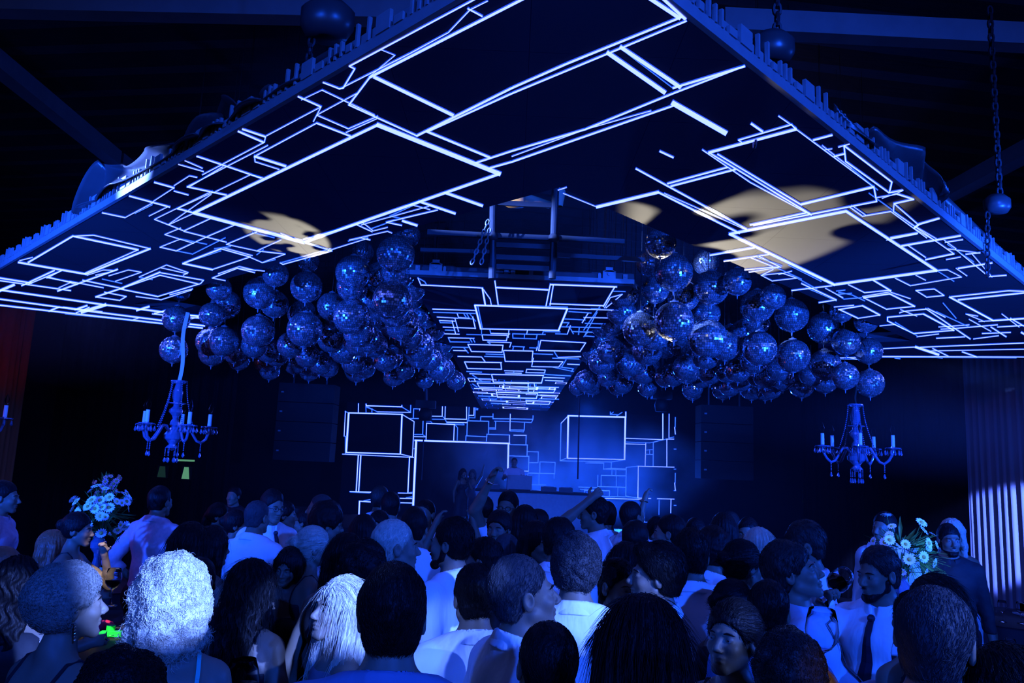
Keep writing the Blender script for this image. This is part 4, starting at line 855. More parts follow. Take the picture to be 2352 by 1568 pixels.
# ------------------------------------------------------------------ people: smooth bodies grown from blended volumes
def _lerp(a, b, t): return a + (b - a) * t
class Vol:
    def __init__(s, xs, ys, zs):
        s.x = np.asarray(xs, np.float32); s.y = np.asarray(ys, np.float32); s.z = np.asarray(zs, np.float32)
        s.F = np.full((len(s.x), len(s.y), len(s.z)), 0.5, np.float32)
    def sl(s, lo, hi):
        r = []
        for a, l, h in ((s.x, lo[0], hi[0]), (s.y, lo[1], hi[1]), (s.z, lo[2], hi[2])):
            i = max(0, int(np.searchsorted(a, l)) - 1); j = min(len(a), int(np.searchsorted(a, h)) + 1)
            if j <= i: return None
            r.append(slice(i, j))
        return tuple(r)
    def pts(s, sl, fr):
        X = s.x[sl[0]][:, None, None]; Y = s.y[sl[1]][None, :, None]; Z = s.z[sl[2]][None, None, :]
        if fr is None: return X, Y, Z
        Rm, o = fr                                         # local = Rm^T (p - o)
        X = X - o[0]; Y = Y - o[1]; Z = Z - o[2]
        return (Rm[0][0] * X + Rm[1][0] * Y + Rm[2][0] * Z, Rm[0][1] * X + Rm[1][1] * Y + Rm[2][1] * Z, Rm[0][2] * X + Rm[1][2] * Y + Rm[2][2] * Z)
    def comb(s, sl, d, k, sub):
        A = s.F[sl]
        if sub:
            d = -d; k = max(k, 1e-4); h = np.clip(.5 - .5 * (A - d) / k, 0, 1)
            s.F[sl] = A * (1 - h) + d * h + k * h * (1 - h)
        else:
            k = max(k, 1e-4); h = np.clip(.5 + .5 * (A - d) / k, 0, 1)
            s.F[sl] = A * (1 - h) + d * h - k * h * (1 - h)
    def bounds(s, pts, r, fr, m):
        P = [Vector(p) for p in pts]
        if fr is not None: P = [fr[0] @ p + Vector(fr[1]) for p in P]
        e = r + m
        return ([min(p[i] for p in P) - e for i in range(3)], [max(p[i] for p in P) + e for i in range(3)])
    def cone(s, a, b, r1, r2, k=.02, fr=None, sub=False):
        lo, hi = s.bounds((a, b), max(r1, r2), fr, k + .03); sl = s.sl(lo, hi)
        if sl is None: return
        X, Y, Z = s.pts(sl, fr); dx, dy, dz = b[0] - a[0], b[1] - a[1], b[2] - a[2]; L2 = dx * dx + dy * dy + dz * dz + 1e-9
        px, py, pz = X - a[0], Y - a[1], Z - a[2]
        t = np.clip((px * dx + py * dy + pz * dz) / L2, 0, 1)
        d = np.sqrt((px - dx * t) ** 2 + (py - dy * t) ** 2 + (pz - dz * t) ** 2) - (r1 + (r2 - r1) * t)
        s.comb(sl, d, k, sub)
    def ell(s, c, r, k=.02, fr=None, sub=False):
        lo, hi = s.bounds((c,), max(r), fr, k + .03); sl = s.sl(lo, hi)
        if sl is None: return
        X, Y, Z = s.pts(sl, fr); x, y, z = X - c[0], Y - c[1], Z - c[2]
        k0 = np.sqrt((x / r[0]) ** 2 + (y / r[1]) ** 2 + (z / r[2]) ** 2); k1 = np.sqrt((x / r[0] ** 2) ** 2 + (y / r[1] ** 2) ** 2 + (z / r[2] ** 2) ** 2) + 1e-6
        s.comb(sl, k0 * (k0 - 1) / k1, k, sub)
    def plane_cut(s, n, c, k=.004, fr=None):
        """keep the side where n.p < c"""
        sl = (slice(None),) * 3; X, Y, Z = s.pts(sl, fr); d = n[0] * X + n[1] * Y + n[2] * Z - c
        A = s.F; h = np.clip(.5 - .5 * (A - d) / k, 0, 1); s.F = (A * (1 - h) + d * h + k * h * (1 - h)).astype(np.float32)
    def field(s, fn, fr=None):
        X, Y, Z = s.pts((slice(None),) * 3, fr); s.F = (s.F + fn(X, Y, Z)).astype(np.float32)
    def nets(s, name):
        F = s.F; F[0] = F[-1] = .5; F[:, 0] = F[:, -1] = .5; F[:, :, 0] = F[:, :, -1] = .5
        n = F.shape; ax = (s.x, s.y, s.z); cn = (n[0] - 1, n[1] - 1, n[2] - 1); N = cn[0] * cn[1] * cn[2]
        keys = []; posl = []; quads = []
        for a in range(3):
            b, c = (a + 1) % 3, (a + 2) % 3
            s0 = [slice(None)] * 3; s1 = [slice(None)] * 3; s0[a] = slice(0, -1); s1[a] = slice(1, None)
            A = F[tuple(s0)]; B = F[tuple(s1)]; I = np.argwhere((A < 0) != (B < 0))
            if len(I) == 0: continue
            ta = A[tuple(I.T)]; tb = B[tuple(I.T)]; t = ta / (ta - tb)
            P = np.stack([ax[i][I[:, i]] for i in range(3)], 1).astype(np.float64)
            P[:, a] = P[:, a] + t * (ax[a][I[:, a] + 1] - ax[a][I[:, a]])
            cl = []
            for ob, oc in ((0, 0), (-1, 0), (-1, -1), (0, -1)):
                J = I.copy(); J[:, b] += ob; J[:, c] += oc
                key = (J[:, 0] * cn[1] + J[:, 1]) * cn[2] + J[:, 2]; cl.append(key); keys.append(key); posl.append(P)
            q = np.stack(cl, 1); flip = ta > 0; q[flip] = q[flip][:, ::-1]; quads.append(q)
        if not keys: return None
        K = np.concatenate(keys); PP = np.concatenate(posl); U, inv = np.unique(K, return_inverse=True); cnt = np.bincount(inv)
        V = np.stack([np.bincount(inv, PP[:, i]) / cnt for i in range(3)], 1)
        Q = np.searchsorted(U, np.concatenate(quads))
        return np_mesh(name, V, Q[:, ::-1])
def np_mesh(name, V, Q, smooth=True):
    me = bpy.data.meshes.new(name); nv, nf, k = len(V), len(Q), Q.shape[1]
    me.vertices.add(nv); me.vertices.foreach_set('co', np.asarray(V, np.float32).ravel())
    me.loops.add(nf * k); me.loops.foreach_set('vertex_index', np.asarray(Q, np.int32).ravel())
    me.polygons.add(nf); me.polygons.foreach_set('loop_start', np.arange(0, nf * k, k, dtype=np.int32))
    me.polygons.foreach_set('loop_total', np.full(nf, k, np.int32))
    if smooth: me.polygons.foreach_set('use_smooth', np.ones(nf, bool))
    me.update(calc_edges=True); return me
def axis(lo, hi, coarse, bands):
    """grid line positions: fine spacing inside bands (lo, hi, step), coarse elsewhere"""
    out = [lo]
    while out[-1] < hi:
        p = out[-1]; st = coarse
        for l, h, f in bands:
            if l <= p < h: st = min(st, f)
            elif p < l < p + st: st = min(st, max(f, l - p))
        out.append(p + st)
    return np.array(out)
def pnoise(seed, freq, n=5):
    rn = np.random.RandomState(seed); D = rn.normal(size=(n, 3)); D /= np.linalg.norm(D, axis=1)[:, None]; D *= freq * rn.uniform(.7, 1.5, size=(n, 1)); ph = rn.uniform(0, 6.28, n)
    def f(X, Y, Z, sc=(1, 1, 1)):
        r = 0
        for i in range(n): r = r + np.sin(D[i, 0] * X * sc[0] + D[i, 1] * Y * sc[1] + D[i, 2] * Z * sc[2] + ph[i] + 1.3 * np.sin(D[(i + 1) % n, 2] * X * sc[0] * .6 + D[(i + 1) % n, 0] * Z * sc[2] * .6))
        return r / n
    return f

M['skin'] = mat('skin', (.165, .12, .085), .5, spec=.35, noise=(30, .08), bump=(160, .05))
M['skin_warm'] = mat('skin_tanned', (.14, .09, .062), .5, spec=.35, noise=(30, .08), bump=(160, .05))
M['shirt_white'] = mat('white_shirt_cotton', (.80, .82, .86), .8, spec=.2, noise=(12, .04), bump=(15, 1.0, (1, 1, .4)))
M['shirt_pale'] = mat('pale_blue_shirt_cotton', (.42, .50, .62), .8, spec=.2, noise=(12, .05), bump=(15, 1.0, (1, 1, .4)))
M['shirt_mid'] = mat('mid_blue_shirt_cotton', (.14, .20, .34), .8, spec=.2, noise=(12, .05), bump=(15, 1.0, (1, 1, .4)))
M['shirt_check'] = mat('checked_pink_shirt', (.55, .34, .42), .8, spec=.2, noise=(40, .25), bump=(26, .3))
M['cloth_black'] = mat('black_dress_fabric', (.014, .014, .018), .7, spec=.3, noise=(12, .2), bump=(30, .3))
M['cloth_grey'] = mat('grey_dress_fabric', (.12, .12, .16), .7, spec=.3, noise=(12, .2), bump=(30, .3))
M['cloth_green'] = mat('green_dress_fabric', (.05, .45, .38), .5, spec=.5, noise=(12, .1), bump=(30, .3))
M['trousers'] = mat('dark_trousers', (.012, .013, .018), .8, spec=.2, noise=(14, .2), bump=(24, .3))
M['tie'] = mat('dark_tie_silk', (.012, .012, .03), .45, spec=.5, noise=(60, .3))
M['hair_dark'] = mat('dark_brown_hair', (.006, .005, .006), .5, spec=.14, noise=(60, .4), bump=(90, .6, (1, 1, .25)))
M['hair_brown'] = mat('brown_hair', (.018, .015, .015), .5, spec=.2, noise=(60, .4), bump=(90, .6, (1, 1, .25)))
M['hair_blonde'] = mat('light_hair', (.50, .44, .34), .5, spec=.35, noise=(60, .3), bump=(90, .6, (1, 1, .25)))
M['hair_grey'] = mat('grey_hair', (.04, .04, .045), .6, spec=.18, noise=(60, .4), bump=(90, .6, (1, 1, .4)))
M['hair_mid'] = mat('mid_brown_hair', (.20, .18, .15), .5, spec=.25, noise=(60, .4), bump=(90, .6, (1, 1, .25)))
M['hair_red'] = mat('auburn_hair', (.25, .07, .03), .45, spec=.5, noise=(60, .4), bump=(90, .6, (1, 1, .25)))
M['eye'] = mat('eye_white', (.22, .20, .20), .25, spec=.5, noise=(80, .05))
M['iris'] = mat('dark_iris', (.01, .01, .012), .15, spec=.8, noise=(80, .1))
M['metal_gold'] = mat('polished_jewellery', (.9, .85, .7), .15, 1.0, noise=(80, .05))

def rotm(yaw=0, pitch=0, roll=0):
    return (Matrix.Rotation(R(yaw), 3, 'Z') @ Matrix.Rotation(R(pitch), 3, 'X') @ Matrix.Rotation(R(roll), 3, 'Y'))
ARMS = {  # elbow, wrist (x outward), palm direction helper
 'down': ((.245, -.03, 1.13), (.265, .05, .88)), 'bent': ((.255, -.05, 1.14), (.12, .20, 1.08)), 'hold': ((.255, -.01, 1.15), (.17, .25, 1.20)),
 'drink': ((.31, .17, 1.29), (.13, .23, 1.50)), 'up': ((.30, .05, 1.60), (.25, .12, 1.86)), 'onhead': ((.17, .23, 1.54), (.07, .03, 1.73)),
 'face': ((.20, .22, 1.22), (.075, .19, 1.47)), 'forward': ((.24, .14, 1.24), (.22, .38, 1.30)), 'cross': ((.24, .04, 1.15), (-.04, .21, 1.17)),
 'back': ((.25, -.12, 1.17), (.16, -.16, .93)), 'hip': ((.33, -.10, 1.16), (.20, .02, 1.02))}
def person(spec):
    x, yt, Y = spec['x'], spec['y'], spec['Y']; sex = spec.get('sex', 'm'); st = spec.get('hair', 'short'); seed = spec.get('seed', int(x * 7 + yt)); rn = random.Random(seed)
    thick = {'bald': .002, 'buzz': .006, 'short': .017, 'crop': .012, 'quiff': .03, 'curly': .045, 'bigcurly': .050, 'long': .022, 'bun': .018, 'bob': .024, 'pony': .018, 'updo': .034, 'wavy': .03}[st]
    thick = spec.get('thick', thick)
    top = atY(x, yt, Y); zoff = spec.get('zoff', 0.0); H = top.z - thick - zoff; sit = spec.get('sit', False)
    s = (H + (.42 if sit else 0)) / 1.75
    hs = min(1.04, max(.93, s)) * spec.get('hs', 1.0) * .93                # head size varies less than stature
    det = spec.get('det', 1)                                   # 0 far, 1 middle, 2 near
    hf = (.0085, .0058, .0042)[det]; bf = (.022, .017, .014)[det]
    f = sex == 'f'; sw = (.15 if f else .178) * spec.get('wide', 1.0); bl = spec.get('belly', 0.0)
    lean = spec.get('lean', 0.0); side = spec.get('side', 0.0)
    dz = -.42 if sit else 0.0
    Rl = rotm(0, -lean, side); piv = Vector((0, 0, .98 + dz))
    def U(p):                                                   # upper body points, leaned about the hips
        v = Vector(p) + Vector((0, 0, dz)) - piv; v = Rl @ v + piv; return v * s
    prims = []                                                  # (kind, args, tag)
    def cone(a, b, r1, r2, tag_, k=.03): prims.append(('c', (tuple(a), tuple(b), r1, r2), tag_, k, None))
    def ell(c, r, tag_, k=.04): prims.append(('e', (tuple(c), r), tag_, k, (Rl, Vector((0, 0, 0)))))
    def Ue(c, r, tag_, k=.04):                                  # ellipsoid centred at a leaned point, oriented with the spine
        prims.append(('e', ((0, 0, 0), tuple(q * s for q in r)), tag_, k * s, (Rl, U(c))))
    # torso
    Ue((0, 0, 1.29), (sw * .86, .112 if not f else .10, .19), 'torso'); Ue((0, .0 + bl * .03, 1.10), ((.142 if not f else .115) + bl * .05, .100 + bl * .08, .16), 'torso')
    Ue((0, -.01, .96), ((.155 if not f else .165) + bl * .02, .11 + bl * .03, .13), 'hip'); Ue((.07, -.06, .90), (.085, .075, .09), 'hip'); Ue((-.07, -.06, .90), (.085, .075, .09), 'hip')
    if f:
        Ue((.07, .085, 1.27), (.058, .05, .058), 'torso', .02); Ue((-.07, .085, 1.27), (.058, .05, .058), 'torso', .02)
    else:
        Ue((.07, .055, 1.32), (.085, .05, .07), 'torso'); Ue((-.07, .055, 1.32), (.085, .05, .07), 'torso')
    Ue((.08, -.06, 1.33), (.08, .05, .11), 'torso'); Ue((-.08, -.06, 1.33), (.08, .05, .11), 'torso')
    a = .054 if not f else .042
    for sx in (-1, 1):
        cone(U((0, -.01, 1.40)), U((sx * sw, -.005, 1.405)), .062 * s, a * s, 'torso', .04)
        cone(U((0, -.02, 1.50)), U((sx * sw * .8, -.01, 1.425)), (.05 if not f else .036) * s, .045 * s, 'trap', .03)
    # head frame
    hy, hp, hr = spec.get('head', (0, 0, 0)); Rh = Rl @ rotm(hy, -hp, hr)
    np_ = U((0, -.005, 1.50)); nr = (.058 if not f else .046) * s
    hc = U((0, .0, 1.545)) + Rh @ Vector((0, .022, .095 * 1)) * hs
    cone(U((0, -.012, 1.42)), hc + Rh @ Vector((0, -.022, -.05)) * hs, nr * 1.08, nr * .94, 'neck', .025)
    fr = (Rh, hc)
    # arms
    hands = []
    for key, sx in (('arm_r', 1), ('arm_l', -1)):
        ar = spec.get(key, 'down'); e, w = ARMS[ar] if isinstance(ar, str) else ar
        sh = U((sx * (sw + .005), -.005, 1.40)); E = U((sx * e[0], e[1], e[2])); Wp = U((sx * w[0], w[1], w[2]))
        g = .88 if f else 1.0
        cone(sh, E, .052 * s * g, .040 * s * g, 'arm', .03); cone(E, sh.lerp(E, .5), .038 * s * g, .047 * s * g, 'arm', .02)
        cone(E, Wp, .040 * s * g, .0255 * s * g, 'fore', .02); cone(E.lerp(Wp, .12), E.lerp(Wp, .4), .040 * s * g, .037 * s * g, 'fore', .02)
        hands.append((sx, sh, E, Wp, ar))
    # hands: palm, four fingers of unequal length bent at the knuckles, thumb from the side of the palm
    fineb = []
    for sx, sh, E, Wp, ar in hands:
        d = (Wp - E).normalized(); curl = spec.get('curl', {}).get('r' if sx > 0 else 'l', .5 if ar in ('down', 'back', 'hip') else .9)
        ref = Vector((sx, 0, 0)) if abs(d.x) < .8 else Vector((0, 1, 0))
        pn = spec.get('palm', {}).get('r' if sx > 0 else 'l'); pn = Vector(pn) if pn else Vector((-sx, .25, -.1))
        pn = (Rl @ pn); pn = (pn - d * pn.dot(d)).normalized(); sd = d.cross(pn).normalized()
        if sd.dot(Vector((0, 0, 1)) if abs(d.z) < .7 else Vector((0, 1, 0))) < 0: sd = -sd      # thumb side
        hsz = (.92 if not f else .82) * s
        for j, off in enumerate((.024, .008, -.008, -.024)):
            cone(Wp + d * .015 * hsz, Wp + (d * .078 + sd * off) * hsz, .014 * hsz, .0125 * hsz, 'hand', .012)
        cone(Wp - d * .01, Wp + d * .045 * hsz, .0245 * hsz, .025 * hsz, 'hand', .02)
        for j, (off, L) in enumerate(((.027, .072), (.009, .080), (-.009, .075), (-.026, .060))):
            p = Wp + (d * .082 + sd * off) * hsz; ang = curl * .5; r0 = .0092 * hsz
            for q in range(3):
                seg = L * (.45, .32, .25)[q] * hsz
                dd = (d * math.cos(ang) + pn * math.sin(ang) + sd * off * .6).normalized(); p2 = p + dd * seg
                cone(p, p2, r0, r0 * .92, 'hand', .003); p = p2; ang += curl * (.95 + .1 * (j % 2)); r0 *= .93
        p = Wp + (d * .02 + sd * .022) * hsz; dd = (d * .55 + sd * .75 + pn * .35).normalized(); p2 = p + dd * .042 * hsz; cone(p, p2, .0135 * hsz, .011 * hsz, 'hand', .008)
        dd = (d * .8 + sd * .25 + pn * (.3 + .5 * curl)).normalized(); p3 = p2 + dd * .030 * hsz; cone(p2, p3, .0105 * hsz, .0095 * hsz, 'hand', .004); cone(p3, p3 + (dd + pn * curl * .4).normalized() * .022 * hsz, .0098 * hsz, .008 * hsz, 'hand', .003)
        if ('r' if sx > 0 else 'l') in spec.get('finehand', ''): fineb.append(Wp + d * .08 * s)
    # legs
    for sx in (-1, 1):
        hip = Vector((sx * .088, -.005, .92 + dz)) * s; stp = rn.uniform(-.05, .05)
        if sit: kn = Vector((sx * .12, .42, .50)) * s; an = Vector((sx * .12, .40, .08)) * s
        else: kn = Vector((sx * .10, .015 + stp * .5, .50)) * s; an = Vector((sx * .115, -.02 + stp, .085)) * s
        cone(hip, kn, .086 * s, .055 * s, 'leg', .04); cone(kn, an, .056 * s, .036 * s, 'leg', .03); cone(kn.lerp(an, .15) + Vector((0, -.02, 0)), kn.lerp(an, .4) + Vector((0, -.02, 0)), .047 * s, .044 * s, 'leg', .03)
        cone(an + Vector((0, -.03, -.035 * s)), an + Vector((sx * .02, .14, -.055 * s)), .036 * s, .028 * s, 'foot', .02)
    def bake(vol, tags, infl=0.0):
        for kd, args, tg, k, frm in prims:
            if tg not in tags: continue
            if kd == 'c': vol.cone(args[0], args[1], args[2] + infl, args[3] + infl, k + infl, frm)
            else: vol.ell(args[0], tuple(q + infl for q in args[1]), k + infl, frm)
    ptsb = []
    for kd, args, tg, k, frm in prims:
        ptsb += [Vector(args[0]), Vector(args[1])] if kd == 'c' else [frm[1]]
    lo = [min(p[i] for p in ptsb) - .16 for i in range(3)]; hi = [max(p[i] for p in ptsb) + .16 for i in range(3)]
    lo[2] = -.03; hi[2] = max(hi[2], hc.z + .17)
    hb = .135 * hs
    bands = [[(hc[i] - (hb if i != 2 else .15 * hs), hc[i] + (hb if i != 2 else .15 * hs), hf)] for i in range(3)]
    for c_ in fineb:
        for i in range(3): bands[i].append((c_[i] - .10, c_[i] + .10, .0055))
    V = Vol(axis(lo[0], hi[0], bf, bands[0]), axis(lo[1], hi[1], bf, bands[1]), axis(lo[2], hi[2], bf, bands[2]))
    bake(V, ('torso', 'trap', 'hip', 'arm', 'fore', 'hand', 'leg', 'foot', 'neck'))
    # head
    g = hs
    def hE(c, r, k=.015, sub=False): V.ell(tuple(q * g for q in c), tuple(q * g for q in r), k * g, fr, sub)
    def hC(a_, b_, r1, r2, k=.012, sub=False): V.cone(tuple(q * g for q in a_), tuple(q * g for q in b_), r1 * g, r2 * g, k * g, fr, sub)
    hE((0, -.018, .030), (.077, .096, .090), .0); hE((0, .030, -.030), (.060, .064, .082), .02)
    jw = .052 if not f else .046
    for sx in (-1, 1):
        hC((sx * jw, .004, -.058), (sx * .018, .068, -.102), .019, .016, .022); hE((sx * .038, .062, -.032), (.020, .020, .018), .02)
        hC((sx * .036, .074, .014), (sx * .012, .086, .013), .010, .010, .012)
        hE((sx * .032, .096, -.002), (.018, .017, .011), .012, True); hE((sx * .0315, .0745, -.003), (.0145, .0135, .0115), .004)
        hE((sx * .0115, .100, -.042), (.008, .009, .007), .006)
        # ear
        hE((sx * .079, -.012, -.008), (.010, .021, .033), .006); hE((sx * .087, -.008, -.004), (.007, .011, .018), .005, True)
    hE((0, .070, -.104), (.022, .017, .016), .018)
    hC((0, .084, .006), (0, .108, -.032), .0085, .0115, .010); hE((0, .110, -.037), (.011, .011, .009), .006)
    hE((0, .084, -.064), (.025, .014, .0085), .006); hE((0, .082, -.077), (.021, .014, .0085), .005); hC((-.022, .096, -.0705), (.022, .096, -.0705), .0028, .0028, .003, True)
    root = empty('person', (0, 0, 0))
    body = link_mesh('body', V.nets('body'), M[spec.get('skin', 'skin')], None)
    body.parent = root; root['_b'] = 1; del root['_b']
    # ---- hair
    hm = M[spec.get('hcol', 'hair_dark')]
    if st != 'bald':
        t = thick; big = st in ('curly', 'bigcurly', 'updo', 'wavy'); longh = st in ('long', 'wavy', 'bob', 'bigcurly')
        ext = .13 + t; down = {'long': .52, 'wavy': .50, 'bob': .24, 'bigcurly': .20}.get(st, .17)
        hlen = spec.get('hlen', down)
        lo_ = Vector((-ext, -ext - .06, -hlen - .03)) * g; hi_ = Vector((ext, ext, ext + .03)) * g
        stp = (.010, .0068, .005)[det]
        if st == 'bigcurly': stp = .0055
        HV = Vol(np.arange(lo_.x, hi_.x, stp), np.arange(lo_.y, hi_.y, stp), np.arange(lo_.z, hi_.z, stp))
        def e2(c, r, k=.015, sub=False): HV.ell(tuple(q * g for q in c), tuple(q * g for q in r), k * g, None, sub)
        def c2(a_, b_, r1, r2, k=.015, sub=False): HV.cone(tuple(q * g for q in a_), tuple(q * g for q in b_), r1 * g, r2 * g, k * g, None, sub)
        e2((0, -.026 if st in ('short', 'crop', 'quiff') else -.020, .032), (.077 + t * (.45 if st in ('short', 'crop') else .8), .096 + t * .6, .090 + t), .0)
        n1 = pnoise(seed, 60 if det else 40); n2 = pnoise(seed + 9, 150)
        if st in ('short', 'crop', 'buzz', 'quiff', 'curly'):
            e2((0, -.055, -.035), (.062 + t * .4, .045 + t * .5, .06), .02)
            if st == 'quiff': e2((0, .055, .105), (.055, .045, .035), .02)
            # cut by the hair line: forehead to nape
            HV.plane_cut((0, .73, -.683), (.73 * (.078 + (t if st != 'buzz' else 0) * .6) - .683 * (.060 if st != 'quiff' else .066)) * g + (.015 if st == 'curly' else 0), .022)
            HV.plane_cut((0, -.2, -.98), (.082 + .0) * g, .006)
            e2((.088, .012, -.038), (.03, .034, .040), .008, True); e2((-.088, .012, -.038), (.03, .034, .040), .008, True)
            amp = {'short': .004, 'crop': .003, 'buzz': .001, 'quiff': .004, 'curly': .009}[st]
            if det == 0: amp *= .6
            HV.field(lambda X, Y_, Z: amp * (n1(X, Y_, Z) + .6 * n2(X, Y_, Z)))
        elif st in ('bun', 'pony', 'updo'):
            HV.plane_cut((0, .80, -.60), (.80 * .080 - .60 * .055) * g, .006); HV.plane_cut((0, -.2, -.98), .085 * g, .006)
            e2((.088, .014, -.034), (.03, .034, .040), .008, True); e2((-.088, .014, -.034), (.03, .034, .040), .008, True)
            if st == 'bun': e2((0, -.125, .035), (.042, .036, .042), .012)
            if st == 'updo': e2((0, -.095, .045), (.075, .055, .075), .02)
            if st == 'pony': e2((0, -.115, .02), (.028, .03, .028), .01)
            amp = .007 if st == 'updo' else .002
            HV.field(lambda X, Y_, Z: amp * n1(X, Y_, Z) + .0016 * np.sin(np.arctan2(X, Z - .03) * 42 + 2 * n1(X, Y_, Z)))
            if st == 'pony':
                for i in range(5): c2((.004 * math.sin(i), -.125 - .012 * i, .01 - .055 * i), (0, -.13 - .012 * (i + 1), .01 - .055 * (i + 1)), .026 - .002 * i, .025 - .002 * (i + 1), .01)
        else:
            w = .088 if st != 'bigcurly' else .096
            L = hlen
            nb = max(3, int(L / .06))
            for i in range(nb):
                z0_ = .02 - L * i / nb; z1_ = .02 - L * (i + 1) / nb
                for xx in (-.055, 0, .055): c2((xx, -.062 - .010 * i, z0_), (xx * 1.05, -.062 - .010 * (i + 1), z1_ + .01), .045 * (w / .088), .040 * (w / .088) if i < nb - 1 else .03, .03)
            sl_ = spec.get('front', .6) * L
            for sx in (-1, 1):
                c2((sx * (w - .008), .005, .03), (sx * (w + .004), -.012, -.10), .026, .026, .02); c2((sx * (w + .004), -.012, -.10), (sx * (w + .002), -.0 if spec.get('front', .6) < .8 else .035, -sl_), .026, .022, .02)
            # clear the face
            e2((0, .112, -.040), (.064, .066, .106), .012, True); c2((0, .06, -.12), (0, .10, -.5), .055, .09, .015, True)
            if st in ('long', 'bob'):
                HV.field(lambda X, Y_, Z: .0028 * np.sin(np.arctan2(X, -(Y_ + .01)) * 30 + 3 * n1(X, Y_, Z * .25)) + .002 * n1(X, Y_, Z, (1, 1, .15)))
            elif st == 'wavy':
                HV.field(lambda X, Y_, Z: .006 * np.sin(np.arctan2(X, -(Y_ + .01)) * 16 + 2.2 * np.sin(Z * 60 + X * 20)) + .004 * n1(X, Y_, Z))
            else:
                n3 = pnoise(seed + 4, 110, 7)
                HV.field(lambda X, Y_, Z: .013 * n1(X, Y_, Z) + .008 * n3(X, Y_, Z) + .004 * n2(X * 1.5, Y_ * 1.5, Z * 1.5))
        me = HV.nets('hair')
        if me is not None:
            nv = len(me.vertices); co = np.empty(nv * 3, np.float32); me.vertices.foreach_get('co', co); co = co.reshape(-1, 3)
            if det >= 2 or spec.get('strands'):
                no = np.empty(nv * 3, np.float32); me.vertices.foreach_get('normal', no); no = no.reshape(-1, 3)
                add = strands(co, no, st, spec.get('strands', 2200), seed, g)
                nq = len(me.polygons) * 4; q = np.empty(nq, np.int32); me.loops.foreach_get('vertex_index', q); q = q.reshape(-1, 4)
                co2 = np.concatenate([co, add[0]]); q2 = np.concatenate([q, add[1] + nv]); bpy.data.meshes.remove(me)
                me = np_mesh('hair', co2, q2)
            ho = link_mesh('hair', me, hm, root); ho.matrix_local = Matrix.Translation(hc) @ Rh.to_4x4()
            if spec.get('hlabel'): ho['label'] = spec['hlabel']
    # ---- eyes and brows where the face shows
    if spec.get('face'):
        for sx in (-1, 1):
            mb = MB(); c = Vector((sx * .0315, .0752, -.0045)) * g; mb.ball(c, .0122 * g, 12, 8); mb.build('eye', M['eye'], root, smooth=True).matrix_local = Matrix.Translation(hc) @ Rh.to_4x4()
            mb = MB(); mb.ball(c + Vector((0, .0068, 0)) * g, .0062 * g, 10, 6); mb.build('iris', M['iris'], root, smooth=True).matrix_local = Matrix.Translation(hc) @ Rh.to_4x4()
            mb = MB(); mb.tube([Vector(q) * g for q in ((sx * .014, .092, .014), (sx * .028, .093, .019), (sx * .042, .084, .017), (sx * .050, .074, .012))], [.002 * g, .0032 * g, .003 * g, .001 * g], 6)
            mb.build('eyebrow', M['hair_dark'], root, smooth=True).matrix_local = Matrix.Translation(hc) @ Rh.to_4x4()
    if spec.get('beard'):
        BV = Vol(*[np.arange(a_ * g, b_ * g, .0062) for a_, b_ in ((-.09, .09), (-.03, .13), (-.15, .0))])
        def bC(a_, b_, r1, r2, k=.012, sub=False): BV.cone(tuple(q * g for q in a_), tuple(q * g for q in b_), r1 * g, r2 * g, k * g, None, sub)
        for sx in (-1, 1): bC((sx * .058, .004, -.035), (sx * .050, .008, -.065), .018, .019); bC((sx * .052, .006, -.060), (sx * .018, .072, -.106), .020, .021); bC((sx * .004, .100, -.055), (sx * .026, .090, -.066), .005, .005)
        bC((0, .074, -.108), (0, .074, -.112), .024, .022); bC((-.022, .094, -.071), (.022, .094, -.071), .009, .009, .004, True)
        bn = pnoise(seed + 3, 220); BV.field(lambda X, Y_, Z: .0018 * bn(X, Y_, Z)); me = BV.nets('beard')
        if me: link_mesh('beard', me, M['hair_dark'], root).matrix_local = Matrix.Translation(hc) @ Rh.to_4x4()
    if spec.get('glasses'):
        mb = MB()
        for sx in (-1, 1):
            mb.tube([(sx * (.033 + .022 * math.cos(t)) * g, .100 * g, (-.004 + .016 * math.sin(t)) * g) for t in [2 * math.pi * i / 14 for i in range(15)]], .0016, 5, caps=False)
            mb.tube([(sx * .055 * g, .098 * g, 0), (sx * .079 * g, .06 * g, 0.002), (sx * .083 * g, -.01 * g, 0)], .0016, 5)
        mb.tube([(-.011 * g, .101 * g, -.002), (.011 * g, .101 * g, -.002)], .0016, 5); mb.build('glasses', M['iris'], root).matrix_local = Matrix.Translation(hc) @ Rh.to_4x4()
    if spec.get('earring'):
        mb = MB(); L = spec['earring']; sxs = (1, -1)
        for sx in sxs:
            for i in range(max(1, int(L / .01))): mb.ball((sx * .084 * g, -.006 * g, -.048 * g - .009 * i), .0042, 6, 5)
        for sx in sxs: pass
        mb.build('earrings', M['metal_gold'], root, smooth=True).matrix_local = Matrix.Translation(hc) @ Rh.to_4x4()
    # ---- clothes
    cl = spec.get('wear', 'shirt'); cm = M[spec.get('ccol', 'shirt_white')]; cs = (.020, .013, .0105)[det]
    fn = pnoise(seed + 2, 22); fn2 = pnoise(seed + 5, 48)
    def cloth_vol(zlo, zhi, stp):
        return Vol(np.arange(lo[0], hi[0], stp), np.arange(lo[1], hi[1], stp), np.arange(zlo, zhi, stp))
    upz = max([U((0, 0, 1.56)).z] + [h[2].z + .1 for h in hands])
    NB = U((0, -.012, 1.478)); up = Rl @ Vector((0, .30, .954)); up.normalize()
    shirt = None
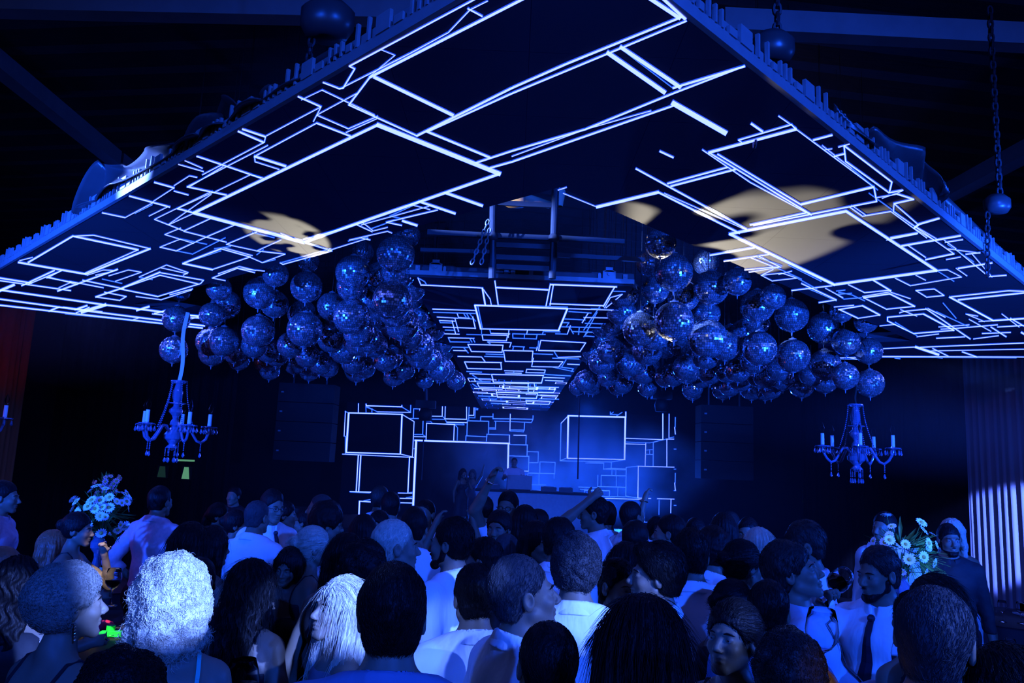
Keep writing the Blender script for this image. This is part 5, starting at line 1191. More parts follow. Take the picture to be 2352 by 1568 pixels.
    if cl in ('shirt', 'shortshirt', 'tee', 'rolled'):
        CV = cloth_vol(U((0, 0, .93)).z - .06, upz + .06, cs); infl = .012 * s if det else .015 * s
        for kd, args, tg, k, frm in prims:
            if tg in ('torso', 'trap'):
                if kd == 'c': CV.cone(args[0], args[1], args[2] + infl, args[3] + infl * .9, k + .01, frm)
                else: CV.ell(args[0], tuple(q + infl for q in args[1]), k + .01, frm)
        CV.ell((0, 0, 0), tuple(q * s for q in ((.165 if not f else .14) + bl * .05, .128 + bl * .085, .17)), .05, (Rl, U((0, .0 + bl * .025, 1.10))))
        CV.ell((0, 0, 0), tuple(q * s for q in (.172 + bl * .03, .132 + bl * .06, .12)), .05, (Rl, U((0, 0, .98))))
        for sx, sh, E, Wp, ar in hands:
            CV.cone(sh, E, (.066 if not f else .054) * s, .056 * s, .03); 
            if cl in ('shirt', 'rolled'):
                fe = .86 if cl == 'shirt' else .42
                CV.cone(E, E.lerp(Wp, fe), .056 * s, (.040 if cl == 'shirt' else .050) * s, .02)
                if cl == 'rolled': CV.cone(E.lerp(Wp, .34), E.lerp(Wp, .42), .056 * s, .056 * s, .004)
                CV.cone(E.lerp(Wp, fe) + (Wp - E).normalized() * .10, Wp + (Wp - E).normalized() * .25, .075, .10, .006, None, True)
            else:
                cut = .55 if cl != 'tee' else .5
                c0 = sh.lerp(E, cut + .30); CV.cone(c0 + (E - sh).normalized() * .03, E, .085, .08, .006, None, True)
                for q in (.3, .6, 1.0): CV.cone(E.lerp(Wp, q), E.lerp(Wp, q), .085, .085, .002, None, True)
        CV.field(lambda X, Y_, Z: .0085 * fn(X, Y_, Z, (1, 1, .45)) + .004 * fn2(X, Y_, Z) + .006 * np.sin(38 * Z + 14 * X + 2.5 * fn(X, Y_, Z)) * np.clip((1.2 * s + dz - Z) * 4, 0, 1))
        CV.plane_cut(tuple(up), up.dot(NB) + .038, .006)
        lowp = U((0, 0, .965)); dn = -(Rl @ Vector((0, 0, 1))); CV.plane_cut(tuple(dn), dn.dot(lowp), .01)
        shirt = link_mesh('shirt', CV.nets('shirt'), cm, root)
        # collar
        if cl != 'tee' and det >= 1:
            q = .14; c0 = NB; CC = Vol(*[np.arange(c0[i] - q, c0[i] + q, .0052) for i in range(3)])
            axl = Rh @ Vector((0, 0, 1)); ax2 = (up + Vector((0, 0, .6))).normalized()
            rb = nr * 1.08
            CC.cone(NB - ax2 * .035, NB + ax2 * .045, rb + .044, rb + .015, .002)
            CC.cone(NB - ax2 * .06, NB + ax2 * .10, rb + .022, rb + .004, .003, None, True)
            CC.plane_cut(tuple(up), up.dot(NB) + .040, .004); CC.plane_cut(tuple(-up), -(up.dot(NB)) + .016, .004)
            fw = Rl @ Vector((0, 1, 0)); gp = NB + fw * (rb + .02) - Vector((0, 0, .03)); CC.cone(gp + up * .10, gp - up * .02, .034, .006, .004, None, True)
            me = CC.nets('collar')
            if me: link_mesh('collar', me, cm, root)
        if spec.get('tie'):
            from mathutils.bvhtree import BVHTree
            bv = BVHTree.FromPolygons([v.co for v in shirt.data.vertices], [tuple(p.vertices) for p in shirt.data.polygons])
            fw = Rl @ Vector((0, 1, 0)); rgt = Rl @ Vector((1, 0, 0)); pl = []
            for i in range(12):
                z = 1.435 - .036 * i; o = U((0, 0, z)); hit = bv.ray_cast(o + fw * .6, -fw)
                pt = hit[0] if hit[0] is not None else o + fw * .15 * s
                pl.append(pt + fw * .008)
            wd = [.014, .017, .016, .020, .024, .028, .031, .034, .037, .040, .042, .012]
            mb = MB(); vs = []
            for p, w_ in zip(pl, wd): vs += [p - rgt * w_, p + fw * .004, p + rgt * w_]
            mb.add(vs, [(3 * i + a_, 3 * i + a_ + 1, 3 * i + 4 + a_, 3 * i + 3 + a_) for i in range(11) for a_ in (0, 1)])
            mb.ball(pl[0] + Vector((0, 0, .006)), .018, 8, 6); mb.build('tie', M['tie'], root)
        if spec.get('bow'):
            fw = Rl @ Vector((0, 1, 0)); rgt = Rl @ Vector((1, 0, 0)); p = NB + fw * (nr + .035) - Vector((0, 0, .02)); mb = MB()
            for sx in (-1, 1): mb.add([p + rgt * sx * .008 + Vector((0, 0, .008)), p + rgt * sx * .05 + Vector((0, 0, .026)), p + rgt * sx * .05 - Vector((0, 0, .026)), p + rgt * sx * .008 - Vector((0, 0, .008)), p + fw * .015 + rgt * sx * .03], [(0, 1, 4), (1, 2, 4), (2, 3, 4), (3, 0, 4)])
            mb.ball(p + fw * .006, .012, 8, 6); mb.build('bow_tie', M['tie'], root)
    if cl in ('strapless', 'straps', 'dress', 'onestrap'):
        CV = cloth_vol(.42 * s, U((0, 0, 1.5)).z + .05, cs); infl = .006 * s
        bake(CV, ('torso', 'hip'), infl)
        for kd, args, tg, k, frm in prims:
            if tg == 'leg': CV.cone(args[0], args[1], args[2] + .02, args[3] + .05, .08, frm)
        zc = {'strapless': 1.315, 'straps': 1.33, 'dress': 1.44, 'onestrap': 1.35}[cl]
        P0 = U((0, 0, zc)); upv = Rl @ Vector((0, -.18 if cl != 'dress' else .15, 1)).normalized()
        if spec.get('backlow'): upv = Rl @ Vector((0, -.75, 1)).normalized()
        CV.field(lambda X, Y_, Z: .003 * fn(X, Y_, Z, (1, 1, .4)))
        CV.plane_cut(tuple(upv), upv.dot(P0), .004)
        for sx, sh, E, Wp, ar in hands:
            CV.cone(sh + Vector((sx * .01, 0, -.02)), E, .056 * s, .05 * s, .006, None, True)
        link_mesh('dress', CV.nets('dress'), cm, root)
        if cl in ('straps', 'onestrap'):
            from mathutils.bvhtree import BVHTree
            bv = BVHTree.FromPolygons([v.co for v in body.data.vertices], [tuple(p.vertices) for p in body.data.polygons])
            for sx in ((-1, 1) if cl == 'straps' else (1,)):
                pl = []; fw = Rl @ Vector((0, 1, 0))
                for i in range(15):
                    a_ = math.pi * (i / 14) * 1.15 - .25; o = U((sx * (.085 + .015 * math.sin(a_)), 0, 1.33)); dr = (Rl @ Vector((0, math.cos(a_), .85 * math.sin(a_) + .10))).normalized()
                    hit = bv.ray_cast(o + dr * .5, -dr)
                    if hit[0] is not None: pl.append(hit[0] + dr * .0035)
                if len(pl) > 3:
                    mb = MB()
                    for a_, b_ in zip(pl[:-1], pl[1:]): mb.bar(a_, b_, .012, .004, up=tuple(((a_ + b_) / 2 - U((sx * .09, 0, 1.33))).normalized()))
                    mb.build('shoulder_strap', cm if not spec.get('strapcol') else M[spec['strapcol']], root)
    if cl in ('shirt', 'shortshirt', 'tee', 'rolled'):
        TV = Vol(np.arange(-.34, .34, .024), np.arange(lo[1], hi[1], .024), np.arange(0, 1.1, .024)); bake(TV, ('torso', 'hip', 'leg'), .021)
        TV.plane_cut((0, 0, -1), -.10, .01); TV.plane_cut((0, 0, 1), 1.0 * s + dz, .01)
        me = TV.nets('trousers')
        if me: link_mesh('trousers', me, M['trousers'], root)
    if spec.get('watch'):
        sx, sh, E, Wp, ar = hands[0 if spec['watch'] == 'r' else 1]; d = (Wp - E).normalized(); c = Wp - d * .02; u = d.cross(Vector((.3, .2, 1))).normalized(); v = d.cross(u)
        mb = MB(); mb.tube([c + (u * math.cos(t) + v * math.sin(t)) * .031 * s for t in [2 * math.pi * i / 16 for i in range(17)]], .005, 6, caps=False); mb.ball(c + u * .033 * s, .014, 8, 6); mb.build('wristwatch', M['metal_gold'], root)
    if spec.get('necklace'):
        fw = Rl @ Vector((0, 1, 0)); rgt = Rl @ Vector((1, 0, 0)); mb = MB()
        from mathutils.bvhtree import BVHTree
        bv = BVHTree.FromPolygons([v.co for v in body.data.vertices], [tuple(p.vertices) for p in body.data.polygons]); c = U((0, 0, 1.45)); pl = []
        for i in range(25):
            t = -2.4 + 4.8 * i / 24; dr = Rl @ Vector((math.sin(t), math.cos(t), -.32 * math.cos(t) if abs(t) < 1.6 else 0)).normalized(); hit = bv.ray_cast(c + dr * .4, -dr)
            if hit[0] is not None: pl.append(hit[0] + dr * .003)
        for p in pl: mb.ball(p, .0035, 6, 4)
        mb.build('necklace', M['metal_gold'], root)
    # place: the crown of the head lands on its sight line
    yaw = spec.get('yaw', 0); crown = hc + Rh @ Vector((0, -.01, .12)) * hs
    Rz = Matrix.Rotation(R(yaw), 3, 'Z'); cw = Rz @ crown
    root.rotation_euler = (0, 0, R(yaw)); root.location = (top.x - cw.x, top.y - cw.y, 0)
    zerr = top.z - (hc.z + .12 * hs + thick * 1.0)
    root.location.z = zoff + max(-.06, min(.06, zerr)) if zoff == 0 else zoff
    if zoff == 0: root.location.z = 0.0
    tag(root, spec['label'], 'person', 'people in the dancing crowd' if spec.get('crowd', True) else spec.get('group'))
    info = {'root': root, 'hands': [(sx, Rz @ E + root.location, Rz @ Wp + root.location) for sx, sh, E, Wp, ar in hands], 'hc': Rz @ hc + root.location, 'Rz': Rz, 's': s}
    return info

def strands(co, no, st, n, seed, g):
    """locks of hair as thin three-sided tubes standing on the hair surface"""
    rn = np.random.RandomState(seed + 77); idx = rn.randint(0, len(co), n); p0 = co[idx].astype(np.float64); nn = no[idx].astype(np.float64)
    K = 9 if st in ('curly', 'bigcurly', 'updo') else 6
    if st in ('long', 'bob', 'wavy', 'pony'):
        comb = np.tile(np.array([0, -.1, -1.0]), (n, 1)); topm = p0[:, 2] > .05; comb[topm] = np.stack([p0[topm, 0] * 6, -.8 * np.ones(topm.sum()), -.5 * np.ones(topm.sum())], 1)
        lift, L, rad = .015, .085, .0010
    elif st in ('bun',): comb = np.tile(np.array([0, -1.0, .05]), (n, 1)); lift, L, rad = .05, .05, .0009
    elif st in ('curly', 'bigcurly', 'updo'): comb = np.tile(np.array([0, -.1, -.5]), (n, 1)) + rn.normal(0, .6, (n, 3)); lift, L, rad = .5, (.05 if st == 'bigcurly' else .032), .0013
    else: comb = np.stack([p0[:, 0] * 3, -.7 - 0 * p0[:, 0], -.55 + 4 * (p0[:, 2] - .08)], 1) + rn.normal(0, .25, (n, 3)); lift, L, rad = .13, .020, .0009
    tan = comb - nn * np.sum(comb * nn, 1)[:, None]; tan /= np.linalg.norm(tan, axis=1)[:, None] + 1e-6
    d = tan + nn * lift; d /= np.linalg.norm(d, axis=1)[:, None]; sd = np.cross(d, nn); sd /= np.linalg.norm(sd, axis=1)[:, None] + 1e-6
    Ls = L * rn.uniform(.5, 1.3, n) * g; T = np.linspace(0, 1, K); ph = rn.uniform(0, 6.28, n)
    curl = {'bigcurly': .0075, 'curly': .006, 'updo': .005, 'wavy': .004}.get(st, .0008)
    A = T[None, :, None]
    w = ph[:, None] + T[None, :] * (9 if curl > .003 else 3)
    up2 = np.cross(sd, d)
    P = p0[:, None, :] - nn[:, None, :] * .002 + d[:, None, :] * A * Ls[:, None, None] + curl * A ** .5 * (np.cos(w)[..., None] * sd[:, None, :] + np.sin(w)[..., None] * up2[:, None, :])
    P[:, :, 2] -= (A[..., 0] ** 2) * Ls[:, None] * (.6 if st in ('long', 'bob', 'wavy') else .2)
    rr = rad * (1 - .75 * T) * g
    V = []
    for k in range(3):
        a = 2 * math.pi * k / 3; V.append(P + (math.cos(a) * sd[:, None, :] + math.sin(a) * up2[:, None, :]) * rr[None, :, None])
    V = np.stack(V, 2).reshape(-1, 3)                # n, K, 3
    i = np.arange(n)[:, None, None] * (K * 3); j = np.arange(K - 1)[None, :, None] * 3; k = np.arange(3)[None, None, :]; k2 = (k + 1) % 3
    Q = np.stack([i + j + k, i + j + k2, i + j + 3 + k2, i + j + 3 + k], -1).reshape(-1, 4)
    return V, Q
# ------------------------------------------------------------------ the crowd
P = {}
def add(key, **k):
    Y = k['Y']; k.setdefault('det', 2 if Y < 3.7 else (1 if Y < 6.2 else 0)); P[key] = person(k)
# front row
add('F1', x=910, y=1285, Y=2.0, yaw=3, wide=1.12, arm_r='bent', arm_l='bent', ccol='shirt_mid', strands=5200, label='large dark haired man from behind in a blue shirt, front centre left')
add('F2', x=1190, y=1268, Y=2.55, yaw=-62, head=(-14, -10, 0), hair='crop', hcol='hair_grey', skin='skin', bow=True, strands=2500, face=1, wide=1.03, arm_l='bent', label='older man in profile with cropped grey hair, white shirt and dark bow tie')
add('F3', x=1092, y=1288, Y=3.0, yaw=12, head=(8, 5, 0), label='dark haired man from behind in a white shirt, just left of the grey cropped man', strands=2500)
add('F4', x=1266, y=1427, Y=2.1, yaw=12, head=(0, -14, 0), hair='buzz', skin='skin_warm', hs=1.02, ccol='cloth_black', wear='tee', label='dark close-cropped head rising at the bottom centre edge', strands=1800)
add('F5', x=1477, y=1384, Y=1.95, yaw=-8, sex='f', hair='long', hlen=.44, wear='straps', ccol='cloth_black', strands=5000, hs=1.12, label='woman from behind with long straight dark hair, bottom centre right')
add('F6', x=1690, y=1368, Y=2.6, yaw=128, sex='f', hair='bun', wear='straps', ccol='cloth_black', necklace=True, face=1, head=(8, -8, 0), label='woman with dark hair pulled back, thin straps and necklace, looking left')
add('F7', x=1812, y=1428, Y=2.3, yaw=-12, sex='f', hair='curly', hcol='hair_brown', wear='onestrap', ccol='cloth_black', strands=5000, hs=.98,
    arm_r=((.25, .15, 1.36), (.17, .25, 1.55)), finehand='r', skin='skin_warm', curl={'r': 1.0}, label='woman with short dark curls from behind, lifting a wine glass in her right hand')
add('F8', x=1768, y=1326, Y=3.15, yaw=-35, hair='short', ccol='shirt_mid', strands=2500, label='dark round haired head between the necklace woman and the tall blue shirt man')
add('F9', x=1797, y=1232, Y=3.55, yaw=-105, lean=-9, head=(-12, -10, 0), hair='short', thick=.03, hcol='hair_brown', hs=1.05, wide=1.08, tie=True, belly=.7, ccol='shirt_pale', arm_r='hold', arm_l='bent', finehand='r', face=1, label='tall stout man with mid-length hair, pale shirt and dark tie, facing right')
add('F10', x=1836, y=1187, Y=4.1, yaw=70, head=(12, 10, 0), hair='short', hcol='hair_brown', label='grey-shirted tall man looking up to the left behind the stout man', ccol='shirt_white', det=2, strands=1200)
add('F11', x=2012, y=1248, Y=3.75, yaw=125, head=(-12, 6, 0), hair='short', hcol='hair_brown', tie=True, belly=.45,  arm_r=((.30, .22, 1.26), (.11, .30, 1.50)), arm_l='bent', face=1, beard=True, finehand='r', curl={'r': 1.1}, strands=1500, label='man in white shirt and dark tie drinking from a glass, right side')
add('F12', x=2150, y=1360, Y=2.0, yaw=-28, head=(-10, -14, 6), hair='buzz', hcol='hair_grey', hs=1.1, wide=1.12, strands=2500, arm_l='bent', label='big man with thinning cropped hair from behind, white shirt, bottom right')
add('F13', x=2305, y=1468, Y=2.0, yaw=30, sex='f', hair='bob', wear='dress', ccol='cloth_black', label='dark haired head cut off at the bottom right corner', strands=2500)
add('F14', x=2150, y=1314, Y=3.1, yaw=40, sex='f', hair='pony', hcol='hair_brown', wear='onestrap', ccol='shirt_pale', skin='skin', head=(20, -6, 0), strands=2500, label='woman with a lit ponytail and bare shoulder behind the big cropped man')
add('F15', x=2096, y=1340, Y=3.2, yaw=20, sex='f', hair='bun', hs=.9, wear='dress', ccol='cloth_black', label='dark bobbed head between the drinking man and the ponytail woman', strands=1500)
add('F16', x=2178, y=1199, Y=6.2, yaw=170, hair='short', ccol='cloth_black', wear='shirt', face=1, det=1, beard=True, label='bearded man in a dark shirt facing the camera, right of the flowers')
add('F17', x=2186, y=1188, Y=6.8, yaw=165, hair='wavy', hcol='hair_blonde', sex='f', wear='dress', ccol='shirt_white', label='person with bright light hair and white top behind the bearded man')
add('F18', x=2030, y=1172, Y=6.4, yaw=120, hair='short', ccol='shirt_white', label='man in white shirt half hidden behind the right flower arrangement')
# left front
add('L1', x=162, y=1268, Y=2.4, hs=.93, yaw=-30, head=(-18, -6, 0), sex='f', hair='updo', hcol='hair_mid', wear='straps', ccol='cloth_black', backlow=True, earring=.06, strands=5200, skin='skin', face=1, label='woman with pinned-up curls lit on top, long earring and bare back, far left')
add('L2', x=407, y=1262, Y=2.5, yaw=25, head=(12, -8, 0), sex='f', hair='bigcurly', hcol='hair_blonde', wear='straps', ccol='cloth_green', backlow=True, strands=9000, hlen=.15, label='woman with a big mass of brightly lit pale curls and green straps')
add('L3', x=292, y=1480, Y=1.95, yaw=-10, sex='f', hair='curly', hcol='hair_dark', wear='dress', ccol='cloth_black', strands=5000, label='dark curly head at the bottom left edge')
add('L4', x=668, y=1245, Y=4.5, yaw=172, head=(0, 12, -6), sex='f', hair='long', hlen=.5, front=.95, wear='strapless', ccol='cloth_black', face=1, det=2, strands=1600, necklace=True, hs=.9, skin='skin_warm', label='young woman with long dark hair in a black strapless dress facing the camera')
add('L5', x=594, y=1147, Y=5.6, yaw=-22, hair='buzz', hcol='hair_grey', wear='shortshirt', det=2, strands=200, label='bald man from behind in a white short-sleeved shirt')
add('L6', x=632, y=1120, Y=6.1, yaw=-130, hair='short', glasses=True, tie=True, face=1, det=1, head=(0, 8, 0), label='man with glasses and dark tie behind the bald man')
add('L7', x=757, y=1144, Y=5.2, yaw=-62, hair='curly', glasses=True, det=1, head=(-8, 5, 0), label='dark haired man with glasses in profile, white shirt, left of the screen outlines')
add('L8', x=738, y=1133, Y=6.6, yaw=95, hair='buzz', hcol='hair_grey', label='short haired man facing left behind the man with glasses in profile')
add('L9', x=724, y=1205, Y=4.6, yaw=-68, sex='f', hair='bun', hcol='hair_blonde', wear='onestrap', ccol='cloth_black', det=2, strands=1800, label='woman with light hair tied back and bare shoulder, in profile to the right')
add('L10', x=800, y=1219, Y=3.9, yaw=-15, sex='f', hair='long', hlen=.5, wear='dress', ccol='cloth_black', strands=2500, label='woman from behind with long dark hair beside the blonde young man')
add('L11', x=842, y=1231, Y=3.6, yaw=-58, hair='curly', earring=.01, face=1, strands=2600, ccol='cloth_grey', label='curly haired young man in profile, behind the large front man')
add('L12', x=909, y=1190, Y=3.75, yaw=-72, hair='crop', hcol='hair_blonde', face=1, strands=3500, ccol='shirt_mid', head=(0, -3, 0), label='young man with light cropped hair in profile, looking right')
add('L13', x=800, y=1316, Y=2.95, yaw=118, head=(14, -12, 0), sex='f', hair='long', hlen=.36, hcol='hair_blonde', wear='dress', ccol='cloth_grey', face=1, strands=5200, arm_l=((.26, .02, 1.15), (.14, .27, 1.27)), finehand='l', label='woman with straight white-lit blonde hair looking down to the left')
add('L14', x=584, y=1279, Y=3.4, yaw=-18, sex='f', hair='wavy', hlen=.42, hcol='hair_dark', wear='straps', ccol='cloth_black', strands=4500, arm_l='face', label='woman from behind with long wavy dark hair and a small clip')
add('L15', x=443, y=1194, Y=4.1, yaw=-10, sex='f', hair='bob', hlen=.28, wear='dress', ccol='cloth_black', strands=1800, label='woman with full dark hair behind the bright curls')
add('L15b', x=492, y=1203, Y=4.6, yaw=-40, sex='f', hair='long', wear='dress', ccol='cloth_black', strands=1200, label='dark haired woman right of the full haired one, left of the bald man')
add('L16', x=372, y=1113, Y=6.4, yaw=-20, wear='rolled', ccol='shirt_check', det=1, arm_l='hip', label='man in a pinkish checked shirt with rolled sleeves beside the left flowers')
add('L17', x=14, y=1100, Y=6.0, yaw=-75, ccol='shirt_check', wear='shirt', hair='short', face=1, label='man in a pale pinkish shirt standing at the left picture edge')
add('L18', x=132, y=1192, Y=5.6, yaw=-70, sex='f', hair='long', hcol='hair_red', wear='dress', ccol='cloth_black', sit=True, label='seated red haired woman lit dim red on the left')
add('L19', x=182, y=1172, Y=5.3, yaw=-80, sex='f', hair='bun', wear='onestrap', ccol='cloth_black', arm_r='hold', arm_l='face', face=1, label='dark haired woman with bare shoulder in profile left of the flowers')
add('L20', x=18, y=1214, Y=4.4, yaw=-60, hair='buzz', hcol='hair_red', wear='rolled', arm_r='forward', sit=True, label='seated man with orange lit head and white sleeve at the left edge')
add('L21', x=52, y=1234, Y=4.0, yaw=10, sex='f', hair='wavy', hlen=.35, wear='dress', ccol='cloth_black', sit=True, label='seated woman with wavy dark hair at the left tables')
add('L22', x=463, y=1278, Y=3.7, yaw=-150, hair='short', ccol='cloth_black', wear='tee', face=1, label='dark man partly hidden between the bright curls and the wavy hair')
# middle
add('C1', x=1326, y=1217, Y=3.1, yaw=-4, head=(-8, 0, 0), hair='curly', thick=.026, hcol='hair_grey', wide=1.14, strands=5200, arm_r='bent', label='grey haired man from behind in a wide white shirt, centre')
add('C2', x=1366, y=1135, Y=6.0, yaw=72, head=(10, 0, 0), hair='short', wear='shortshirt', arm_l='onhead', arm_r='bent', det=2, finehand='l', strands=600, label='man in profile with his hand on his head, in front of the screen')
add('C3', x=1392, y=1148, Y=6.7, yaw=20, hair='short', label='man in a white shirt right behind the man with hand on head')
add('C4', x=1448, y=1148, Y=6.4, yaw=-55, hair='crop', head=(0, -12, 0), wear='shortshirt', det=1, label='man in a polo shirt looking down right in front of the screen')
add('C5', x=1462, y=1191, Y=4.9, yaw=-35, hair='short', label='dark haired man in a collared shirt below the polo shirt man')
add('C6', x=1440, y=1240, Y=4.2, yaw=-30, sex='f', hair='bob', wear='dress', ccol='cloth_black', strands=1000, label='dark bobbed head behind the man with his hand to his face')
add('C7', x=1422, y=1277, Y=3.5, yaw=-150, hair='short', wear='tee', ccol='cloth_black', arm_l=((.16, .24, 1.22), (.02, .17, 1.46)), finehand='l', palm={'l': (.1, -1, 0)}, curl={'l': .35}, face=1, label='dark man holding his hand with spread fingers to his face')
add('C8', x=1514, y=1238, Y=3.3, yaw=88, hair='quiff', face=1, strands=4000, head=(0, -4, 0), arm_l='bent', label='young man with a curly fringe in profile to the left, white shirt')
add('C9', x=1588, y=1208, Y=3.8, yaw=-8, hair='short', wide=1.12, strands=2500, ccol='shirt_white', label='dark haired man from behind in a white shirt right of the fringed young man')
add('C10', x=1640, y=1203, Y=4.7, yaw=-62, hair='curly', label='curly dark haired man with white open collar facing right')
add('C11', x=1537, y=1179, Y=5.6, yaw=75, hair='short', face=1, det=1, label='man facing left with a flat dark haircut, white collar')
add('C12', x=1594, y=1184, Y=6.2, yaw=165, head=(0, 20, 10), hair='crop', face=1, det=1, label='man with his face tilted up towards the camera, mid right')
add('C13', x=1662, y=1174, Y=5.7, yaw=-15, sex='f', hair='long', wear='dress', ccol='cloth_black', label='woman from behind with long dark hair, mid right')
add('C14', x=1717, y=1185, Y=6.2, yaw=150, face=1, arm_r='face', hair='short', wear='tee', ccol='cloth_grey', det=1, label='person in the back with a hand raised beside the face, right')
add('C15', x=1744, y=1208, Y=5.0, yaw=-20, sex='f', hair='long', hcol='hair_blonde', hlen=.42, wear='dress', ccol='shirt_white', strands=2500, label='woman with long light hair from behind, mid right')
add('C16', x=1706, y=1236, Y=4.0, yaw=-72, sex='f', hair='bun', wear='onestrap', ccol='cloth_black', earring=.012, face=1, det=2, strands=1800, label='woman with pinned dark hair and earring in profile to the right')
add('C17', x=1686, y=1327, Y=3.5, yaw=-60, sex='f', hair='bun', wear='dress', ccol='cloth_black', strands=1800, label='dark smooth head low between the white shirt back and the necklace woman')
add('C18', x=956, y=1160, Y=4.9, yaw=-12, hair='short', det=1, label='dark haired man from behind in a white shirt, right of the light haired young man')
add('C19', x=1040, y=1184, Y=3.95, yaw=62, wear='rolled', hair='short', face=1, beard=True, strands=2500, arm_l='bent', ccol='shirt_white', head=(10, 0, 0), label='man with dark beard in profile to the left, white rolled sleeves')
add('C20', x=1148, y=1167, Y=5.4, yaw=160, sex='f', hair='pony', wear='straps', ccol='cloth_black', face=1, earring=.012, skin='skin_warm', label='dark haired woman facing the camera with eyes down, centre')
add('C21', x=1168, y=1122, Y=6.2, yaw=165, hair='short', glasses=True, arm_r=((.22, .10, 1.60), (.10, .14, 1.83)), wear='shortshirt', watch='r', finehand='r', det=1, label='man with raised pointing arm and a watch below the dj')
add('C22', x=1207, y=1156, Y=6.0, yaw=0, hair='bob', sex='f', hlen=.18, wear='dress', ccol='cloth_black', label='round dark head in front of the dj desk')
add('C23', x=1241, y=1166, Y=6.5, yaw=-70, hair='crop', det=1, label='man with short hair looking right below the dj desk')
add('C24', x=1236, y=1192, Y=4.7, yaw=-140, sex='f', hair='long', wear='dress', ccol='cloth_black', face=1, label='woman with long dark hair and half shaded face left of the centre man')
add('C25', x=1290, y=1184, Y=4.3, yaw=-45, hair='short', ccol='shirt_white', tie=True, strands=1200, label='dark haired man with tie just left behind the grey haired centre man')
add('C26', x=1112, y=1229, Y=4.2, yaw=75, hair='short', wear='tee', ccol='cloth_black', strands=1200, label='dark haired man facing left below the woman with eyes down')
add('C27', x=1165, y=1222, Y=4.9, yaw=-10, sex='f', hair='bob', hcol='hair_grey', hlen=.17, wear='dress', ccol='cloth_black', label='grey bobbed head below the woman with eyes down')
add('C28', x=1044, y=1182, Y=6.0, yaw=0, sex='f', hair='bun', wear='onestrap', ccol='cloth_black', arm_l=((.25, .12, 1.46), (.15, .16, 1.70)), arm_r=((.23, .12, 1.46), (.15, .18, 1.70)), finehand='rl', curl={'l': .6, 'r': .5}, det=1, label='woman raising both hands below the two women on stage')
add('C29', x=1115, y=1136, Y=7.2, yaw=0, hair='short', wear='tee', ccol='cloth_black', label='dark head far back left of the raised arm')
add('C30', x=876, y=1113, Y=7.4, yaw=-20, hair='short', hcol='hair_brown', wear='shirt', label='taller man far back between the two white outlines on the left screen')
add('C31', x=899, y=1126, Y=6.7, yaw=10, hair='short', label='dark haired man in white in front of the taller far one')
add('C32', x=838, y=1177, Y=5.4, yaw=-10, sex='f', hair='bob', wear='dress', ccol='cloth_black', label='woman with dark bobbed hair behind the curly young man')
add('C33', x=872, y=1169, Y=6.0, yaw=160, face=1, sex='f', hair='pony', wear='dress', ccol='cloth_black', label='dark woman facing the camera under the left screen outline')
add('C34', x=978, y=1145, Y=6.4, yaw=160, hair='buzz', wear='shirt', face=1, label='balding man in the back left of the stage women')
add('C35', x=657, y=1148, Y=6.8, yaw=-80, hair='pony', sex='f', wear='dress', ccol='cloth_black', face=1, label='dark woman in profile in the back right of the man with tie')
add('C36', x=505, y=1151, Y=6.9, yaw=-80, hair='pony', sex='f', wear='dress', ccol='cloth_black', face=1, label='dim woman in profile far back left of the bald man')
add('C37', x=546, y=1168, Y=6.2, yaw=-75, hair='bun', sex='f', wear='dress', ccol='cloth_black', face=1, label='woman with tied dark hair right before the bald man')
add('C38', x=539, y=1114, Y=9.5, yaw=170, hair='short', wear='tee', ccol='cloth_black', label='very dim person far back on the left')
add('C39', x=1508, y=1183, Y=6.6, yaw=-10, sex='f', hair='bun', wear='straps', ccol='cloth_black', arm_l=((.16, .02, 1.66), (.10, .05, 1.90)), finehand='l', watch='l', curl={'l': 1.0}, det=1, label='woman raising a hand with bracelets before the right screen edge')
add('C40', x=1553, y=1182, Y=7.2, yaw=20, sex='f', hair='long', hcol='hair_brown', wear='dress', ccol='cloth_black', label='long haired person far back right of the raised hand')
add('C41', x=1676, y=1172, Y=6.9, yaw=-30, sex='f', hair='updo', hcol='hair_brown', wear='dress', ccol='cloth_black', label='person with a lit hair bun far back, right of the long dark hair')
add('C42', x=700, y=1172, Y=7.5, yaw=90, hair='short', wear='tee', ccol='cloth_black', label='dim man far back beside the small red lights')
# on the stage
add('DJ', x=1182, y=1050, Y=18.9, zoff=STZ, yaw=178, hair='buzz', wear='tee', ccol='shirt_pale', det=1, arm_r='forward', arm_l='forward', face=1, group='people on stage', crowd=False, label='dj in a pale t-shirt standing in haze behind the laptop')
add('S1', x=1064, y=1077, Y=18.2, zoff=STZ, yaw=-150, sex='f', hair='long', det=1, wear='straps', ccol='cloth_black', arm_l='face', skin='skin_warm', group='people on stage', crowd=False, label='dark haired woman in black with a microphone on stage')
add('S2', x=1086, y=1079, Y=19.0, zoff=STZ, yaw=175, sex='f', hair='long', hcol='hair_brown', det=1, wear='strapless', ccol='cloth_grey', arm_l=((.28, .05, 1.62), (.34, .06, 1.88)), group='people on stage', crowd=False, label='woman on stage raising one arm beside the one in black')
